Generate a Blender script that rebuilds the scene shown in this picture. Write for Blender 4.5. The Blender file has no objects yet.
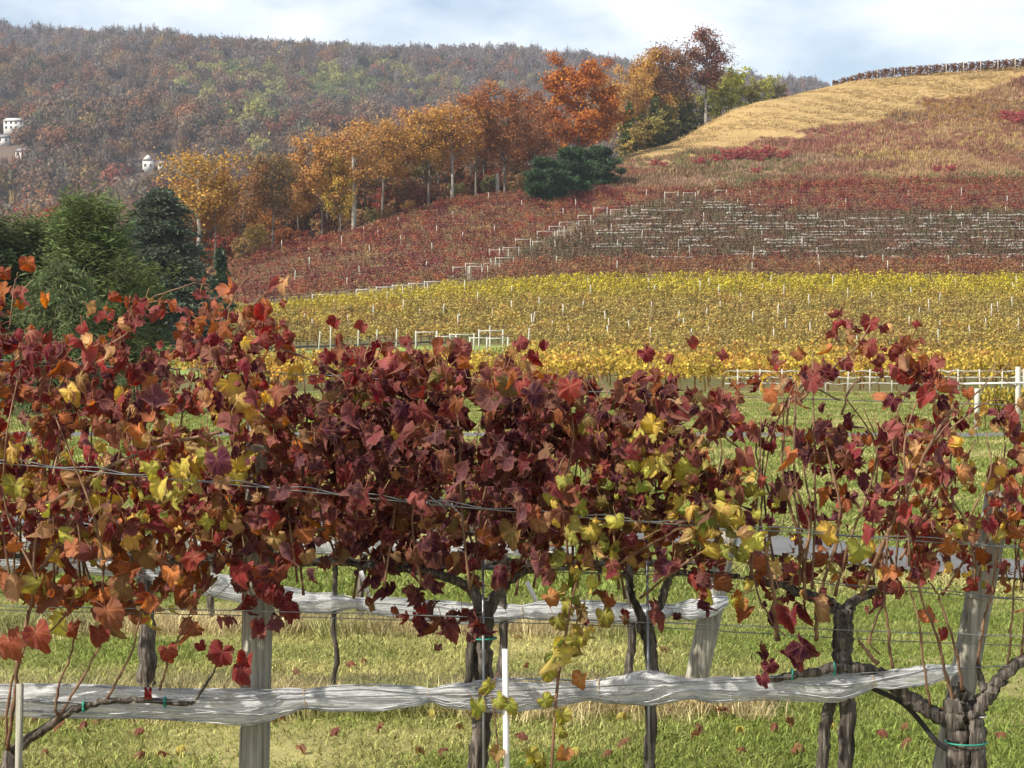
import bpy, math, random
import numpy as np
rng = np.random.default_rng(7)
random.seed(7)
C = bpy.context.scene.collection
S = bpy.context.scene
R = math.radians

# ------------------------------------------------------------------ camera, sky, sun, exposure
F = 2190.0
HC = 1.56
PITCH = math.atan(16 / F)
cd = bpy.data.cameras.new('camera'); cam = bpy.data.objects.new('camera', cd); C.objects.link(cam)
cam.location = (0, 0, HC); cam.rotation_euler = (math.pi / 2 - PITCH, 0, 0)
cd.sensor_width = 36; cd.lens = 36 * F / 1024; cd.clip_start = 0.1; cd.clip_end = 12000
S.camera = cam

SUN_EL, SUN_AZ = R(40), math.atan2(-0.80, -0.50)      # azimuth as atan2(x, y): behind the camera, to its left
sd = (math.sin(SUN_AZ) * math.cos(SUN_EL), math.cos(SUN_AZ) * math.cos(SUN_EL), math.sin(SUN_EL))
W = bpy.data.worlds.new('World'); S.world = W; W.use_nodes = True
wn, wl = W.node_tree.nodes, W.node_tree.links
wn.clear()
wo = wn.new('ShaderNodeOutputWorld'); wb = wn.new('ShaderNodeBackground'); wb.inputs[1].default_value = 0.115
sky = wn.new('ShaderNodeTexSky'); sky.sky_type = 'NISHITA'; sky.sun_disc = False
sky.sun_elevation = SUN_EL; sky.sun_rotation = SUN_AZ; sky.altitude = 200; sky.air_density = 1.0; sky.dust_density = 1.6
tc = wn.new('ShaderNodeTexCoord'); mp = wn.new('ShaderNodeMapping'); mp.inputs['Scale'].default_value = (1.0, 1.0, 2.3)
mp.inputs['Location'].default_value = (0.37, 0.1, 0.55)
nz = wn.new('ShaderNodeTexNoise'); nz.inputs['Scale'].default_value = 7.5; nz.inputs['Detail'].default_value = 9; nz.inputs['Roughness'].default_value = 0.55
cr = wn.new('ShaderNodeValToRGB'); cr.color_ramp.elements[0].position = 0.38; cr.color_ramp.elements[1].position = 0.64
cr.color_ramp.elements[0].color = (0.12, 0.12, 0.12, 1); cr.color_ramp.elements[1].color = (0.97, 0.97, 0.97, 1)
mx = wn.new('ShaderNodeMix'); mx.data_type = 'RGBA'
CLOUD = mx.inputs[7]; CLOUD.default_value = (6.0, 6.2, 6.45, 1)
wl.new(tc.outputs['Generated'], mp.inputs[0]); wl.new(mp.outputs[0], nz.inputs['Vector']); wl.new(nz.outputs[0], cr.inputs[0])
wl.new(cr.outputs[0], mx.inputs[0]); dk = wn.new('ShaderNodeMix'); dk.data_type = 'RGBA'; dk.blend_type = 'MULTIPLY'; dk.inputs[0].default_value = 1; dk.inputs[7].default_value = (0.66, 0.69, 0.72, 1); wl.new(sky.outputs[0], dk.inputs[6]); wl.new(dk.outputs[2], mx.inputs[6]); wl.new(mx.outputs[2], wb.inputs[0]); wl.new(wb.outputs[0], wo.inputs[0])
sl = bpy.data.lights.new('sun', 'SUN'); sl.energy = 3.9; sl.angle = R(1.0); sl.color = (1.0, 0.93, 0.82)
so = bpy.data.objects.new('sun', sl); C.objects.link(so)
from mathutils import Vector
so.rotation_euler = Vector(sd).to_track_quat('Z', 'Y').to_euler()
S.view_settings.view_transform = 'Standard'; S.view_settings.look = 'None'; S.view_settings.gamma = 1
S.view_settings.use_curve_mapping = False; S.view_settings.exposure = 0.9
try:
    S.cycles.use_denoising = True
    S.cycles.max_bounces = 6; S.cycles.transparent_max_bounces = 12; S.cycles.transmission_bounces = 4
    S.cycles.volume_bounces = 0
except Exception: pass

# ------------------------------------------------------------------ pixel <-> world
cp, sp_ = math.cos(PITCH), math.sin(PITCH)
def at(px, py, Y):
    a = (px - 512) / F; b = (384 - py) / F
    t = Y / (cp + b * sp_)
    return np.array([a * t, Y, HC + t * (-sp_ + b * cp)])
def ux(x, y): return 512 + x / np.maximum(y, 1e-3) * F
def proj(p):
    x, y, z = p[0], p[1], p[2] - HC
    d = y * cp - z * sp_; v = y * sp_ + z * cp
    return 512 + x / d * F, 384 - v / d * F

# ------------------------------------------------------------------ mesh helpers
class MB:
    def __init__(s): s.v, s.f, s.n, s.a = [], [], 0, {}
    def add(s, v, faces, **attr):
        v = np.asarray(v, float).reshape(-1, 3)
        for fa in (faces if isinstance(faces, list) else [faces]):
            fa = np.asarray(fa, int)
            if fa.size: s.f.append(fa + s.n)
        s.v.append(v); k = len(v)
        for name, val in attr.items():
            val = np.asarray(val, float)
            if val.ndim <= 1 and name in ('var',): val = np.broadcast_to(val.reshape(-1), (k,)) if val.size in (1, k) else val
            elif val.ndim == 1: val = np.broadcast_to(val, (k, val.size))
            s.a.setdefault(name, []).append((s.n, val))
        s.n += k
    def build(s, name, mat, parent=None, smooth=False):
        me = bpy.data.meshes.new(name)
        v = np.concatenate(s.v) if s.v else np.zeros((0, 3))
        me.vertices.add(len(v)); me.vertices.foreach_set('co', v.astype(np.float32).ravel())
        tot = [fa.size for fa in s.f]
        me.loops.add(sum(tot)); me.loops.foreach_set('vertex_index', np.concatenate([fa.ravel() for fa in s.f]).astype(np.int32))
        ln = np.concatenate([np.full(len(fa), fa.shape[1]) for fa in s.f])
        st = np.concatenate([[0], np.cumsum(ln)[:-1]])
        me.polygons.add(len(ln)); me.polygons.foreach_set('loop_start', st.astype(np.int32))
        try: me.polygons.foreach_set('loop_total', ln.astype(np.int32))
        except Exception: pass
        for an, lst in s.a.items():
            dim = 1 if an == 'var' else lst[0][1].shape[-1]
            arr = np.zeros((len(v), 4 if dim >= 3 and an != 'lp' else dim))
            if dim == 1: arr = np.zeros(len(v))
            for (o, val) in lst:
                if dim == 1: arr[o:o + len(val)] = val
                else:
                    arr[o:o + len(val), :val.shape[1]] = val
            if dim == 1:
                at_ = me.attributes.new(an, 'FLOAT', 'POINT'); at_.data.foreach_set('value', arr.astype(np.float32))
            elif an == 'lp':
                at_ = me.attributes.new(an, 'FLOAT_VECTOR', 'POINT'); at_.data.foreach_set('vector', arr.astype(np.float32).ravel())
            else:
                arr[:, 3] = 1
                at_ = me.attributes.new(an, 'FLOAT_COLOR', 'POINT'); at_.data.foreach_set('color', arr.astype(np.float32).ravel())
        if smooth: me.polygons.foreach_set('use_smooth', np.ones(len(ln), bool))
        me.update(calc_edges=True); me.validate()
        for m in (mat if isinstance(mat, list) else [mat]): me.materials.append(m)
        o = bpy.data.objects.new(name, me)
        if parent is not False:
            C.objects.link(o)
            if parent is not None: o.parent = parent
        return o

def smooth_path(p, k=6):
    p = np.asarray(p, float)
    if len(p) < 3: 
        t = np.linspace(0, 1, k + 1)[:, None]; return p[0] * (1 - t) + p[-1] * t
    q = np.vstack([2 * p[0] - p[1], p, 2 * p[-1] - p[-2]]); out = []
    for i in range(1, len(q) - 2):
        t = np.linspace(0, 1, k, endpoint=False)[:, None]
        a, b, c, d = q[i - 1], q[i], q[i + 1], q[i + 2]
        out.append(0.5 * (2 * b + (c - a) * t + (2 * a - 5 * b + 4 * c - d) * t ** 2 + (3 * b - a - 3 * c + d) * t ** 3))
    out.append(p[-1][None]); return np.vstack(out)

def tube(mb, path, rad, sides=6, rough=0.0, flat=None, cap=True, seed=None, **attr):
    """a tapered tube round a path; rough wobbles the radius"""
    r_ = np.random.default_rng(seed) if seed is not None else rng
    p = np.asarray(path, float); n = len(p)
    rad = np.interp(np.linspace(0, 1, n), np.linspace(0, 1, len(np.atleast_1d(rad))), np.atleast_1d(rad)) if np.size(rad) != n else np.asarray(rad, float)
    t = np.gradient(p, axis=0); t /= np.linalg.norm(t, axis=1)[:, None] + 1e-9
    up = np.array([0, 0, 1.0]) if abs(t[:, 2]).mean() < 0.8 else np.array([0, 1.0, 0])
    a = np.cross(t, up); a /= np.linalg.norm(a, axis=1)[:, None] + 1e-9
    b = np.cross(a, t)
    th = np.linspace(0, 2 * np.pi, sides, endpoint=False)
    w_ = r_.normal(0, 1, (n, sides)); w_ = (w_ + np.roll(w_, 1, 0) + np.roll(w_, 2, 0) + np.roll(w_, 3, 0)) / 2; rr = rad[:, None] * (1 + rough * (.45 * w_ + .95 * r_.normal(0, 1, (1, sides))))
    fa = 1.0 if flat is None else flat
    v = p[:, None, :] + a[:, None, :] * (np.cos(th) * rr)[..., None] * fa + b[:, None, :] * (np.sin(th) * rr)[..., None]
    i = np.arange(n - 1)[:, None] * sides; j = np.arange(sides)[None]; j2 = (j + 1) % sides
    q = np.stack([i + j, i + j2, i + sides + j2, i + sides + j], -1).reshape(-1, 4)
    fs = [q]
    if cap: fs += [np.arange(sides)[::-1][None], (np.arange(sides) + (n - 1) * sides)[None]]
    mb.add(v.reshape(-1, 3), fs, **attr)

def box(mb, lo, hi, **attr):
    x0, y0, z0 = lo; x1, y1, z1 = hi
    v = [(x0,y0,z0),(x1,y0,z0),(x1,y1,z0),(x0,y1,z0),(x0,y0,z1),(x1,y0,z1),(x1,y1,z1),(x0,y1,z1)]
    mb.add(v, np.array([(0,3,2,1),(4,5,6,7),(0,1,5,4),(1,2,6,5),(2,3,7,6),(3,0,4,7)]), **attr)

def cards(mb, cen, size, var, aspect=1.0, axis=None, r_=None, face=None, **attr):
    """small leaf-like quads; axis gives the long direction when set"""
    r_ = r_ or rng
    cen = np.asarray(cen, float); n = len(cen); size = np.broadcast_to(size, (n,))
    nrm = r_.normal(0, 1, (n, 3)); nrm /= np.linalg.norm(nrm, axis=1)[:, None]
    if face is not None: nrm = face + nrm * .55; nrm /= np.linalg.norm(nrm, axis=1)[:, None] + 1e-9
    u = r_.normal(0, 1, (n, 3)) if axis is None else np.broadcast_to(axis, (n, 3)) + 0
    u /= np.linalg.norm(u, axis=1)[:, None] + 1e-9
    w = np.cross(nrm, u); w /= np.linalg.norm(w, axis=1)[:, None] + 1e-9
    a = u * (size * 0.5 * aspect)[:, None]; b = w * (size * 0.5)[:, None]
    v = np.stack([cen - a, cen + b * 0.9 + a * 0.1, cen + a, cen - b * 0.9 + a * 0.1], 1).reshape(-1, 3)
    f = np.arange(4 * n).reshape(n, 4)
    mb.add(v, f, var=np.repeat(np.broadcast_to(var, (n,)), 4), **attr)

def tag(o, label=None, cat=None, group=None, kind=None):
    if label: o['label'] = label
    if cat: o['category'] = cat
    if group: o['group'] = group
    if kind: o['kind'] = kind
    return o
def thing(name, label, cat, loc=(0, 0, 0), group=None):
    o = bpy.data.objects.new(name, None); C.objects.link(o); o.location = loc; o.empty_display_size = 0.1
    return tag(o, label, cat, group)
def build_at(mb, name, mat, root, smooth=False):
    """part built in world coordinates, parented to a thing with a location"""
    L = np.array(root.location)
    mb.v = [v - L for v in mb.v]
    return mb.build(name, mat, root, smooth)

# ------------------------------------------------------------------ materials
def new_mat(name):
    m = bpy.data.materials.new(name); m.use_nodes = True; nt = m.node_tree
    b = nt.nodes['Principled BSDF']; return m, nt.nodes, nt.links, b
def rgb(c): return (c[0], c[1], c[2], 1)
def ramp_noise_mat(name, cols, scale, rough=0.85, detail=6, stretch=(1, 1, 1), bump=0.0, bscale=None, coord='Object', spec=0.25):
    m, n, l, b = new_mat(name)
    t = n.new('ShaderNodeTexCoord'); mpn = n.new('ShaderNodeMapping'); mpn.inputs['Scale'].default_value = stretch
    x = n.new('ShaderNodeTexNoise'); x.inputs['Scale'].default_value = scale; x.inputs['Detail'].default_value = detail; x.inputs['Roughness'].default_value = 0.62
    rp = n.new('ShaderNodeValToRGB'); e = rp.color_ramp.elements
    ps = np.linspace(0.3, 0.7, len(cols)); e[0].position, e[0].color = ps[0], rgb(cols[0]); e[1].position, e[1].color = ps[-1], rgb(cols[-1])
    for p_, c_ in list(zip(ps, cols))[1:-1]: k = e.new(p_); k.color = rgb(c_)
    l.new(t.outputs[coord], mpn.inputs[0]); l.new(mpn.outputs[0], x.inputs['Vector']); l.new(x.outputs[0], rp.inputs[0]); l.new(rp.outputs[0], b.inputs['Base Color'])
    b.inputs['Roughness'].default_value = rough; b.inputs['Specular IOR Level'].default_value = spec
    if bump:
        y = n.new('ShaderNodeTexNoise'); y.inputs['Scale'].default_value = bscale or scale * 2; y.inputs['Detail'].default_value = 5
        bp = n.new('ShaderNodeBump'); bp.inputs['Strength'].default_value = bump; bp.inputs['Distance'].default_value = 0.01
        l.new(mpn.outputs[0], y.inputs['Vector']); l.new(y.outputs[0], bp.inputs['Height']); l.new(bp.outputs[0], b.inputs['Normal'])
    return m
def card_mat(name, source, transl=0.3, rough=0.7):
    """leaf cards: base colour from the instance point or the object colour, each card slightly lighter or darker"""
    m, n, l, b = new_mat(name)
    if source == 'INST': s = n.new('ShaderNodeAttribute'); s.attribute_type = 'INSTANCER'; s.attribute_name = 'col'; co = s.outputs['Color']
    else: s = n.new('ShaderNodeObjectInfo'); co = s.outputs['Color']
    v = n.new('ShaderNodeAttribute'); v.attribute_name = 'var'
    h = n.new('ShaderNodeHueSaturation')
    mh = n.new('ShaderNodeMath'); mh.operation = 'MULTIPLY_ADD'; mh.inputs[1].default_value = 0.035; mh.inputs[2].default_value = 0.465
    l.new(v.outputs['Fac'], mh.inputs[0]); l.new(mh.outputs[0], h.inputs['Hue']); l.new(v.outputs['Fac'], h.inputs['Value']); l.new(co, h.inputs['Color'])
    l.new(h.outputs[0], b.inputs['Base Color']); b.inputs['Roughness'].default_value = rough; b.inputs['Specular IOR Level'].default_value = 0.2
    if transl:
        tr = n.new('ShaderNodeBsdfTranslucent'); mixs = n.new('ShaderNodeMixShader'); mixs.inputs[0].default_value = transl
        l.new(h.outputs[0], tr.inputs[0]); l.new(b.outputs[0], mixs.inputs[1]); l.new(tr.outputs[0], mixs.inputs[2]); l.new(mixs.outputs[0], n['Material Output'].inputs[0])
    return m
M_INST = card_mat('leaf_cards_scatter', 'INST'); M_OBJ = card_mat('leaf_cards_tree', 'OBJ')
M_BLADE = card_mat('grass_blades', 'INST', 0.35, 0.6)
M_BARK = ramp_noise_mat('vine_bark', [(0.012, 0.010, 0.008), (0.075, 0.062, 0.05), (0.24, 0.21, 0.175)], 75, 0.95, 8, (1, 1, 0.09), 1.0, 110)
M_CANE = ramp_noise_mat('cane_bark', [(0.07, 0.04, 0.025), (0.17, 0.092, 0.052), (0.29, 0.18, 0.105)], 25, 0.7, 5, (1, 1, 0.3), 0.3)
M_WOOD = ramp_noise_mat('weathered_post', [(0.085, 0.078, 0.06), (0.29, 0.275, 0.225), (0.42, 0.40, 0.33)], 60, 0.95, 9, (1, 1, 0.035), 1.0, 90)
M_TREEBARK = ramp_noise_mat('tree_bark', [(0.06, 0.05, 0.04), (0.16, 0.135, 0.11), (0.30, 0.265, 0.225)], 1.2, 0.95, 5, (1, 1, 0.2))
M_PALEBARK = ramp_noise_mat('pale_tree_bark', [(0.19, 0.165, 0.135), (0.34, 0.31, 0.26), (0.50, 0.46, 0.39)], 1.2, 0.95, 5, (1, 1, 0.2))
M_POST = ramp_noise_mat('bleached_post', [(0.34, 0.32, 0.27), (0.54, 0.52, 0.44)], 3, 0.9)
M_PVC = ramp_noise_mat('white_plastic', [(0.62, 0.61, 0.56), (0.78, 0.77, 0.73)], 9, 0.5, spec=0.4)
M_STEEL = ramp_noise_mat('galvanised_wire', [(0.16, 0.17, 0.17), (0.34, 0.35, 0.36)], 12, 0.45, spec=0.5)
M_STEEL.node_tree.nodes['Principled BSDF'].inputs['Metallic'].default_value = 0.75
M_RUB = ramp_noise_mat('black_tubing', [(0.018, 0.018, 0.018), (0.05, 0.05, 0.048)], 14, 0.6)
M_TIE = ramp_noise_mat('green_tie_tape', [(0.02, 0.20, 0.15), (0.04, 0.30, 0.22)], 20, 0.5)
M_STRING = ramp_noise_mat('tan_string', [(0.35, 0.24, 0.13), (0.5, 0.38, 0.22)], 20, 0.8)
M_ASPH = ramp_noise_mat('asphalt', [(0.085, 0.085, 0.085), (0.15, 0.15, 0.148)], 1.6, 0.9, 9, bump=0.4, bscale=40)

def grape_leaf_mat():
    m, n, l, b = new_mat('grape_leaf')
    def A(nm):
        a = n.new('ShaderNodeAttribute'); a.attribute_name = nm; return a
    def mt(op, x=None, y=None, z=None):
        k = n.new('ShaderNodeMath'); k.operation = op
        for i_, q in enumerate((x, y, z)):
            if q is None: continue
            if isinstance(q, (int, float)): k.inputs[i_].default_value = q
            else: l.new(q, k.inputs[i_])
        return k.outputs[0]
    lp = A('lp'); c1 = A('col'); c2 = A('col2')
    sx = n.new('ShaderNodeSeparateXYZ'); l.new(lp.outputs['Vector'], sx.inputs[0])
    x, y, rnd = sx.outputs
    ang = mt('ARCTAN2', x, y); r = mt('SQRT', mt('ADD', mt('MULTIPLY', x, x), mt('MULTIPLY', y, y)))
    pa = mt('PINGPONG', mt('ABSOLUTE', ang), R(27.0))                     # distance to the nearest main vein (0, 54, 108 degrees)
    d = mt('MULTIPLY', r, mt('SINE', pa)); along = mt('MULTIPLY', r, mt('COSINE', pa))
    mr = n.new('ShaderNodeMapRange'); mr.inputs[1].default_value = 0.014; mr.inputs[2].default_value = 0.04; mr.inputs[3].default_value = 1; mr.inputs[4].default_value = 0; l.new(d, mr.inputs[0])
    fr = mt('PINGPONG', mt('MULTIPLY', mt('SUBTRACT', along, mt('MULTIPLY', d, 0.9)), 7.0), 0.5)
    m2 = n.new('ShaderNodeMapRange'); m2.inputs[1].default_value = 0.03; m2.inputs[2].default_value = 0.16; m2.inputs[3].default_value = 0.75; m2.inputs[4].default_value = 0; l.new(fr, m2.inputs[0])
    vein = mt('MAXIMUM', mr.outputs[0], m2.outputs[0])
    near = n.new('ShaderNodeMapRange'); near.inputs[1].default_value = 0.0; near.inputs[2].default_value = 0.22; near.inputs[3].default_value = 0.75; near.inputs[4].default_value = 0; l.new(d, near.inputs[0])
    nzz = n.new('ShaderNodeTexNoise'); nzz.inputs['Scale'].default_value = 2.6; nzz.inputs['Detail'].default_value = 5
    ofs = n.new('ShaderNodeVectorMath'); ofs.operation = 'MULTIPLY_ADD'; ofs.inputs[1].default_value = (1, 1, 30); l.new(lp.outputs['Vector'], ofs.inputs[0]); l.new(ofs.outputs[0], nzz.inputs['Vector'])
    blo = n.new('ShaderNodeMapRange'); blo.inputs[1].default_value = 0.38; blo.inputs[2].default_value = 0.66; l.new(nzz.outputs[0], blo.inputs[0])
    fac = mt('MULTIPLY', mt('MAXIMUM', near.outputs[0], mt('MULTIPLY', blo.outputs[0], 0.55)), 0.9)
    mx1 = n.new('ShaderNodeMix'); mx1.data_type = 'RGBA'; l.new(fac, mx1.inputs[0]); l.new(c1.outputs['Color'], mx1.inputs[6]); l.new(c2.outputs['Color'], mx1.inputs[7])
    vm = n.new('ShaderNodeMix'); vm.data_type = 'RGBA'; vm.blend_type = 'ADD'; vm.inputs[7].default_value = (0.13, 0.065, 0.03, 1)
    l.new(mt('MULTIPLY', vein, 0.6), vm.inputs[0]); l.new(mx1.outputs[2], vm.inputs[6])
    # brown dead spots
    n3 = n.new('ShaderNodeTexNoise'); n3.inputs['Scale'].default_value = 7; n3.inputs['Detail'].default_value = 3; l.new(ofs.outputs[0], n3.inputs['Vector'])
    sp3 = n.new('ShaderNodeMapRange'); sp3.inputs[1].default_value = 0.60; sp3.inputs[2].default_value = 0.70; sp3.inputs[4].default_value = 0.4; l.new(n3.outputs[0], sp3.inputs[0])
    sm = n.new('ShaderNodeMix'); sm.data_type = 'RGBA'; sm.inputs[7].default_value = (0.16, 0.075, 0.03, 1); l.new(sp3.outputs[0], sm.inputs[0]); l.new(vm.outputs[2], sm.inputs[6])
    # margins that have dried brown
    rg = A('var'); n5 = n.new('ShaderNodeTexNoise'); n5.inputs['Scale'].default_value = 1.7; n5.inputs['Detail'].default_value = 3; l.new(ofs.outputs[0], n5.inputs['Vector'])
    eg = n.new('ShaderNodeMapRange'); eg.inputs[1].default_value = 1.12; eg.inputs[2].default_value = 1.52; eg.inputs[4].default_value = 0.55; l.new(mt('ADD', rg.outputs['Fac'], n5.outputs[0]), eg.inputs[0])
    em = n.new('ShaderNodeMix'); em.data_type = 'RGBA'; em.inputs[7].default_value = (0.22, 0.085, 0.05, 1); l.new(eg.outputs[0], em.inputs[0]); l.new(sm.outputs[2], em.inputs[6]); sm = em
    # the underside of a grape leaf is felted and paler
    geo = n.new('ShaderNodeNewGeometry'); pale = n.new('ShaderNodeMix'); pale.data_type = 'RGBA'; pale.inputs[7].default_value = (0.30, 0.15, 0.13, 1)
    l.new(mt('MULTIPLY', geo.outputs['Backfacing'], 0.20), pale.inputs[0]); l.new(sm.outputs[2], pale.inputs[6])
    col = pale.outputs[2]
    l.new(col, b.inputs['Base Color']); b.inputs['Roughness'].default_value = 0.6; b.inputs['Specular IOR Level'].default_value = 0.2
    bp = n.new('ShaderNodeBump'); bp.inputs['Strength'].default_value = 0.6; bp.inputs['Distance'].default_value = 0.004
    l.new(mt('ADD', mt('MULTIPLY', vein, -0.6), nzz.outputs[0]), bp.inputs['Height']); l.new(bp.outputs[0], b.inputs['Normal'])
    tr = n.new('ShaderNodeBsdfTranslucent'); ms = n.new('ShaderNodeMixShader'); ms.inputs[0].default_value = 0.38
    hs = n.new('ShaderNodeHueSaturation'); hs.inputs['Saturation'].default_value = 1.15; hs.inputs['Value'].default_value = 1.3; l.new(col, hs.inputs['Color'])
    l.new(hs.outputs[0], tr.inputs[0]); l.new(b.outputs[0], ms.inputs[1]); l.new(tr.outputs[0], ms.inputs[2]); l.new(ms.outputs[0], n['Material Output'].inputs[0])
    return m
M_LEAF = grape_leaf_mat()

def net_mat():
    m, n, l, b = new_mat('white_bird_net')
    t = n.new('ShaderNodeTexCoord')
    def nz_(scale, detail, dist):
        mpn = n.new('ShaderNodeMapping'); mpn.inputs['Scale'].default_value = scale; x = n.new('ShaderNodeTexNoise'); x.inputs['Scale'].default_value = 1.0
        x.inputs['Detail'].default_value = detail; x.inputs['Roughness'].default_value = 0.6; x.inputs['Distortion'].default_value = dist
        l.new(t.outputs['Object'], mpn.inputs[0]); l.new(mpn.outputs[0], x.inputs['Vector']); return x.outputs[0]
    fine, wide_ = nz_((6.0, 70, 120), 5, 1.6), nz_((5.0, 13, 22), 4, 1.6)
    rp = n.new('ShaderNodeValToRGB'); e = rp.color_ramp.elements; e[0].position = 0.32; e[0].color = (0.52, 0.535, 0.55, 1); e[1].position = 0.58; e[1].color = (0.84, 0.845, 0.85, 1)
    l.new(fine, rp.inputs[0]); l.new(rp.outputs[0], b.inputs['Base Color']); b.inputs['Roughness'].default_value = 0.6
    sm = n.new('ShaderNodeMath'); sm.operation = 'ADD'; l.new(fine, sm.inputs[0]); l.new(wide_, sm.inputs[1])
    bp = n.new('ShaderNodeBump'); bp.inputs['Strength'].default_value = 0.9; bp.inputs['Distance'].default_value = 0.012; l.new(sm.outputs[0], bp.inputs['Height']); l.new(bp.outputs[0], b.inputs['Normal'])
    # see-through mesh: few layers of net in places, many in others
    tp = n.new('ShaderNodeBsdfTransparent'); ms = n.new('ShaderNodeMixShader')
    mr = n.new('ShaderNodeMapRange'); mr.inputs[1].default_value = 0.8; mr.inputs[2].default_value = 1.15; mr.inputs[3].default_value = 0.62; mr.inputs[4].default_value = 0.08
    l.new(sm.outputs[0], mr.inputs[0]); l.new(mr.outputs[0], ms.inputs[0])
    tr = n.new('ShaderNodeBsdfTranslucent'); tr.inputs[0].default_value = (0.8, 0.8, 0.8, 1); m2 = n.new('ShaderNodeMixShader'); m2.inputs[0].default_value = 0.3
    l.new(b.outputs[0], m2.inputs[1]); l.new(tr.outputs[0], m2.inputs[2])
    l.new(m2.outputs[0], ms.inputs[1]); l.new(tp.outputs[0], ms.inputs[2]); l.new(ms.outputs[0], n['Material Output'].inputs[0])
    return m
M_NET = net_mat()
M_CORD = ramp_noise_mat('net_cord', [(0.13, 0.14, 0.145), (0.62, 0.63, 0.64)], 9, 0.6)
def flat_mat(name, c, rough=0.7):
    return ramp_noise_mat(name, [tuple(k * 0.88 for k in c), c], 2.0, rough)

# ------------------------------------------------------------------ the ground: heights
def Zp(py, Y): return HC + (368 - py) / F * Y
COLS = [-900, 0, 150, 280, 430, 560, 650, 750, 850, 1024, 1800]
YK = [0, 12, 25, 45, 70, 110, 150, 190, 230, 270, 320, 370, 420, 460, 480, 520, 600, 720, 1000]
n_ = None
T = {
  0: [0]*11, 12: [0]*11, 25: [-.1]*11, 45: [-.42]*11, 70: [-.5]*11, 110: [.05]*11,
  150: [.6, .7, .8, 1.0, 1.15, 1.15, 1.15, 1.15, 1.15, 1.15, 1.2],
  190: [1.5, 1.7, 2.0, 2.5, 2.9, 2.9, 2.9, 2.9, 2.9, 2.9, 3.0],
  230: [3, 3.4, 4.2, 5.4, 6.5, 6.8, 6.8, 6.8, 6.8, 6.8, 7],
  270: [5, 5.8, 7.0, 9.2, 11.2, 11.9, 12, 12, 12, 12, 12.2],
  320: [9, 11, 14.2, 18.8, 20.3, 20.6, 21, 21, 21, 21, 21.2],
  370: [10, 12.5, 15.5, 20.5, 29.2, 31, 31.8, 32, 32.2, 32.4, 33],
  420: [11, 13, 16, 21, 30, 37, 43.9, 45.3, 45.9, 46.2, 47],
  460: [11, 13, 16, 21, 30, 37.5, 45, 57.9, 58.3, 58.6, 59],
  480: [11, 13, 16, 21, 30, 37, 45, 58, 64.4, 67.8, 71],
  520: [11, 13, 16, 20, 29, 36, 44, 56, 64, 69, 74],
  600: [10, 12, 14, 18, 25, 31, 38, 47, 54, 60, 66],
  720: [6, 8, 10, 12, 16, 20, 26, 32, 38, 42, 48],
  1000: [0]*11,
}
_U = np.arange(-900, 1801, 20.0); _Y = np.arange(0, 1001, 5.0)
def pchip(x, y, xi):
    x, y = np.asarray(x, float), np.asarray(y, float); h = np.diff(x); dl = np.diff(y) / h
    d = np.zeros_like(y); d[0], d[-1] = dl[0], dl[-1]
    for i in range(1, len(y) - 1):
        if dl[i - 1] * dl[i] > 0:
            w1, w2 = 2 * h[i] + h[i - 1], h[i] + 2 * h[i - 1]; d[i] = (w1 + w2) / (w1 / dl[i - 1] + w2 / dl[i])
    k = np.clip(np.searchsorted(x, xi) - 1, 0, len(h) - 1); t = (xi - x[k]) / h[k]
    return (y[k] * (1 + 2 * t) * (1 - t) ** 2 + d[k] * h[k] * t * (1 - t) ** 2 + y[k + 1] * t * t * (3 - 2 * t) + d[k + 1] * h[k] * t * t * (t - 1))
_Gc = np.array([pchip(YK, [T[k][c] for k in YK], _Y) for c in range(len(COLS))])      # columns x Y
_G = np.array([np.interp(_U, COLS, _Gc[:, j]) for j in range(len(_Y))]).T                # U x Y
_ker = np.array([1, 2, 3, 2, 1.0]); _ker /= _ker.sum()
_P = np.pad(_G, ((2, 2), (0, 0)), mode='edge'); _G = sum(_ker[i] * _P[i:i + len(_U)] for i in range(5))
def gz(x, y):
    x = np.asarray(x, float); y = np.asarray(y, float)
    u = np.clip((ux(x, np.maximum(y, 4)) + 900) / 20, 0, len(_U) - 1.001); v = np.clip(y / 5, 0, len(_Y) - 1.001)
    i, j = u.astype(int), v.astype(int); a, b = u - i, v - j
    return _G[i, j] * (1 - a) * (1 - b) + _G[i + 1, j] * a * (1 - b) + _G[i, j + 1] * (1 - a) * b + _G[i + 1, j + 1] * a * b
def hit(px, py, y0=30, y1=560):
    """where the sight line through a point of the photograph first meets the rising ground"""
    for Y in np.arange(y0, y1, 0.5):
        p = at(px, py, Y)
        if p[2] <= gz(p[0], Y): return np.array([p[0], Y, float(gz(p[0], Y))])
    return np.array([p[0], Y, float(gz(p[0], Y))])
# value noise for scatter colours
def vnoise(x, y, s, seed=0):
    r_ = np.random.default_rng(seed); g = r_.random((64, 64)); x = np.asarray(x) / s; y = np.asarray(y) / s
    i, j = np.floor(x).astype(int), np.floor(y).astype(int); a, b = x - i, y - j; a = a * a * (3 - 2 * a); b = b * b * (3 - 2 * b)
    h = lambda p, q: g[p % 64, q % 64]
    return h(i, j) * (1 - a) * (1 - b) + h(i + 1, j) * a * (1 - b) + h(i, j + 1) * (1 - a) * b + h(i + 1, j + 1) * a * b
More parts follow.
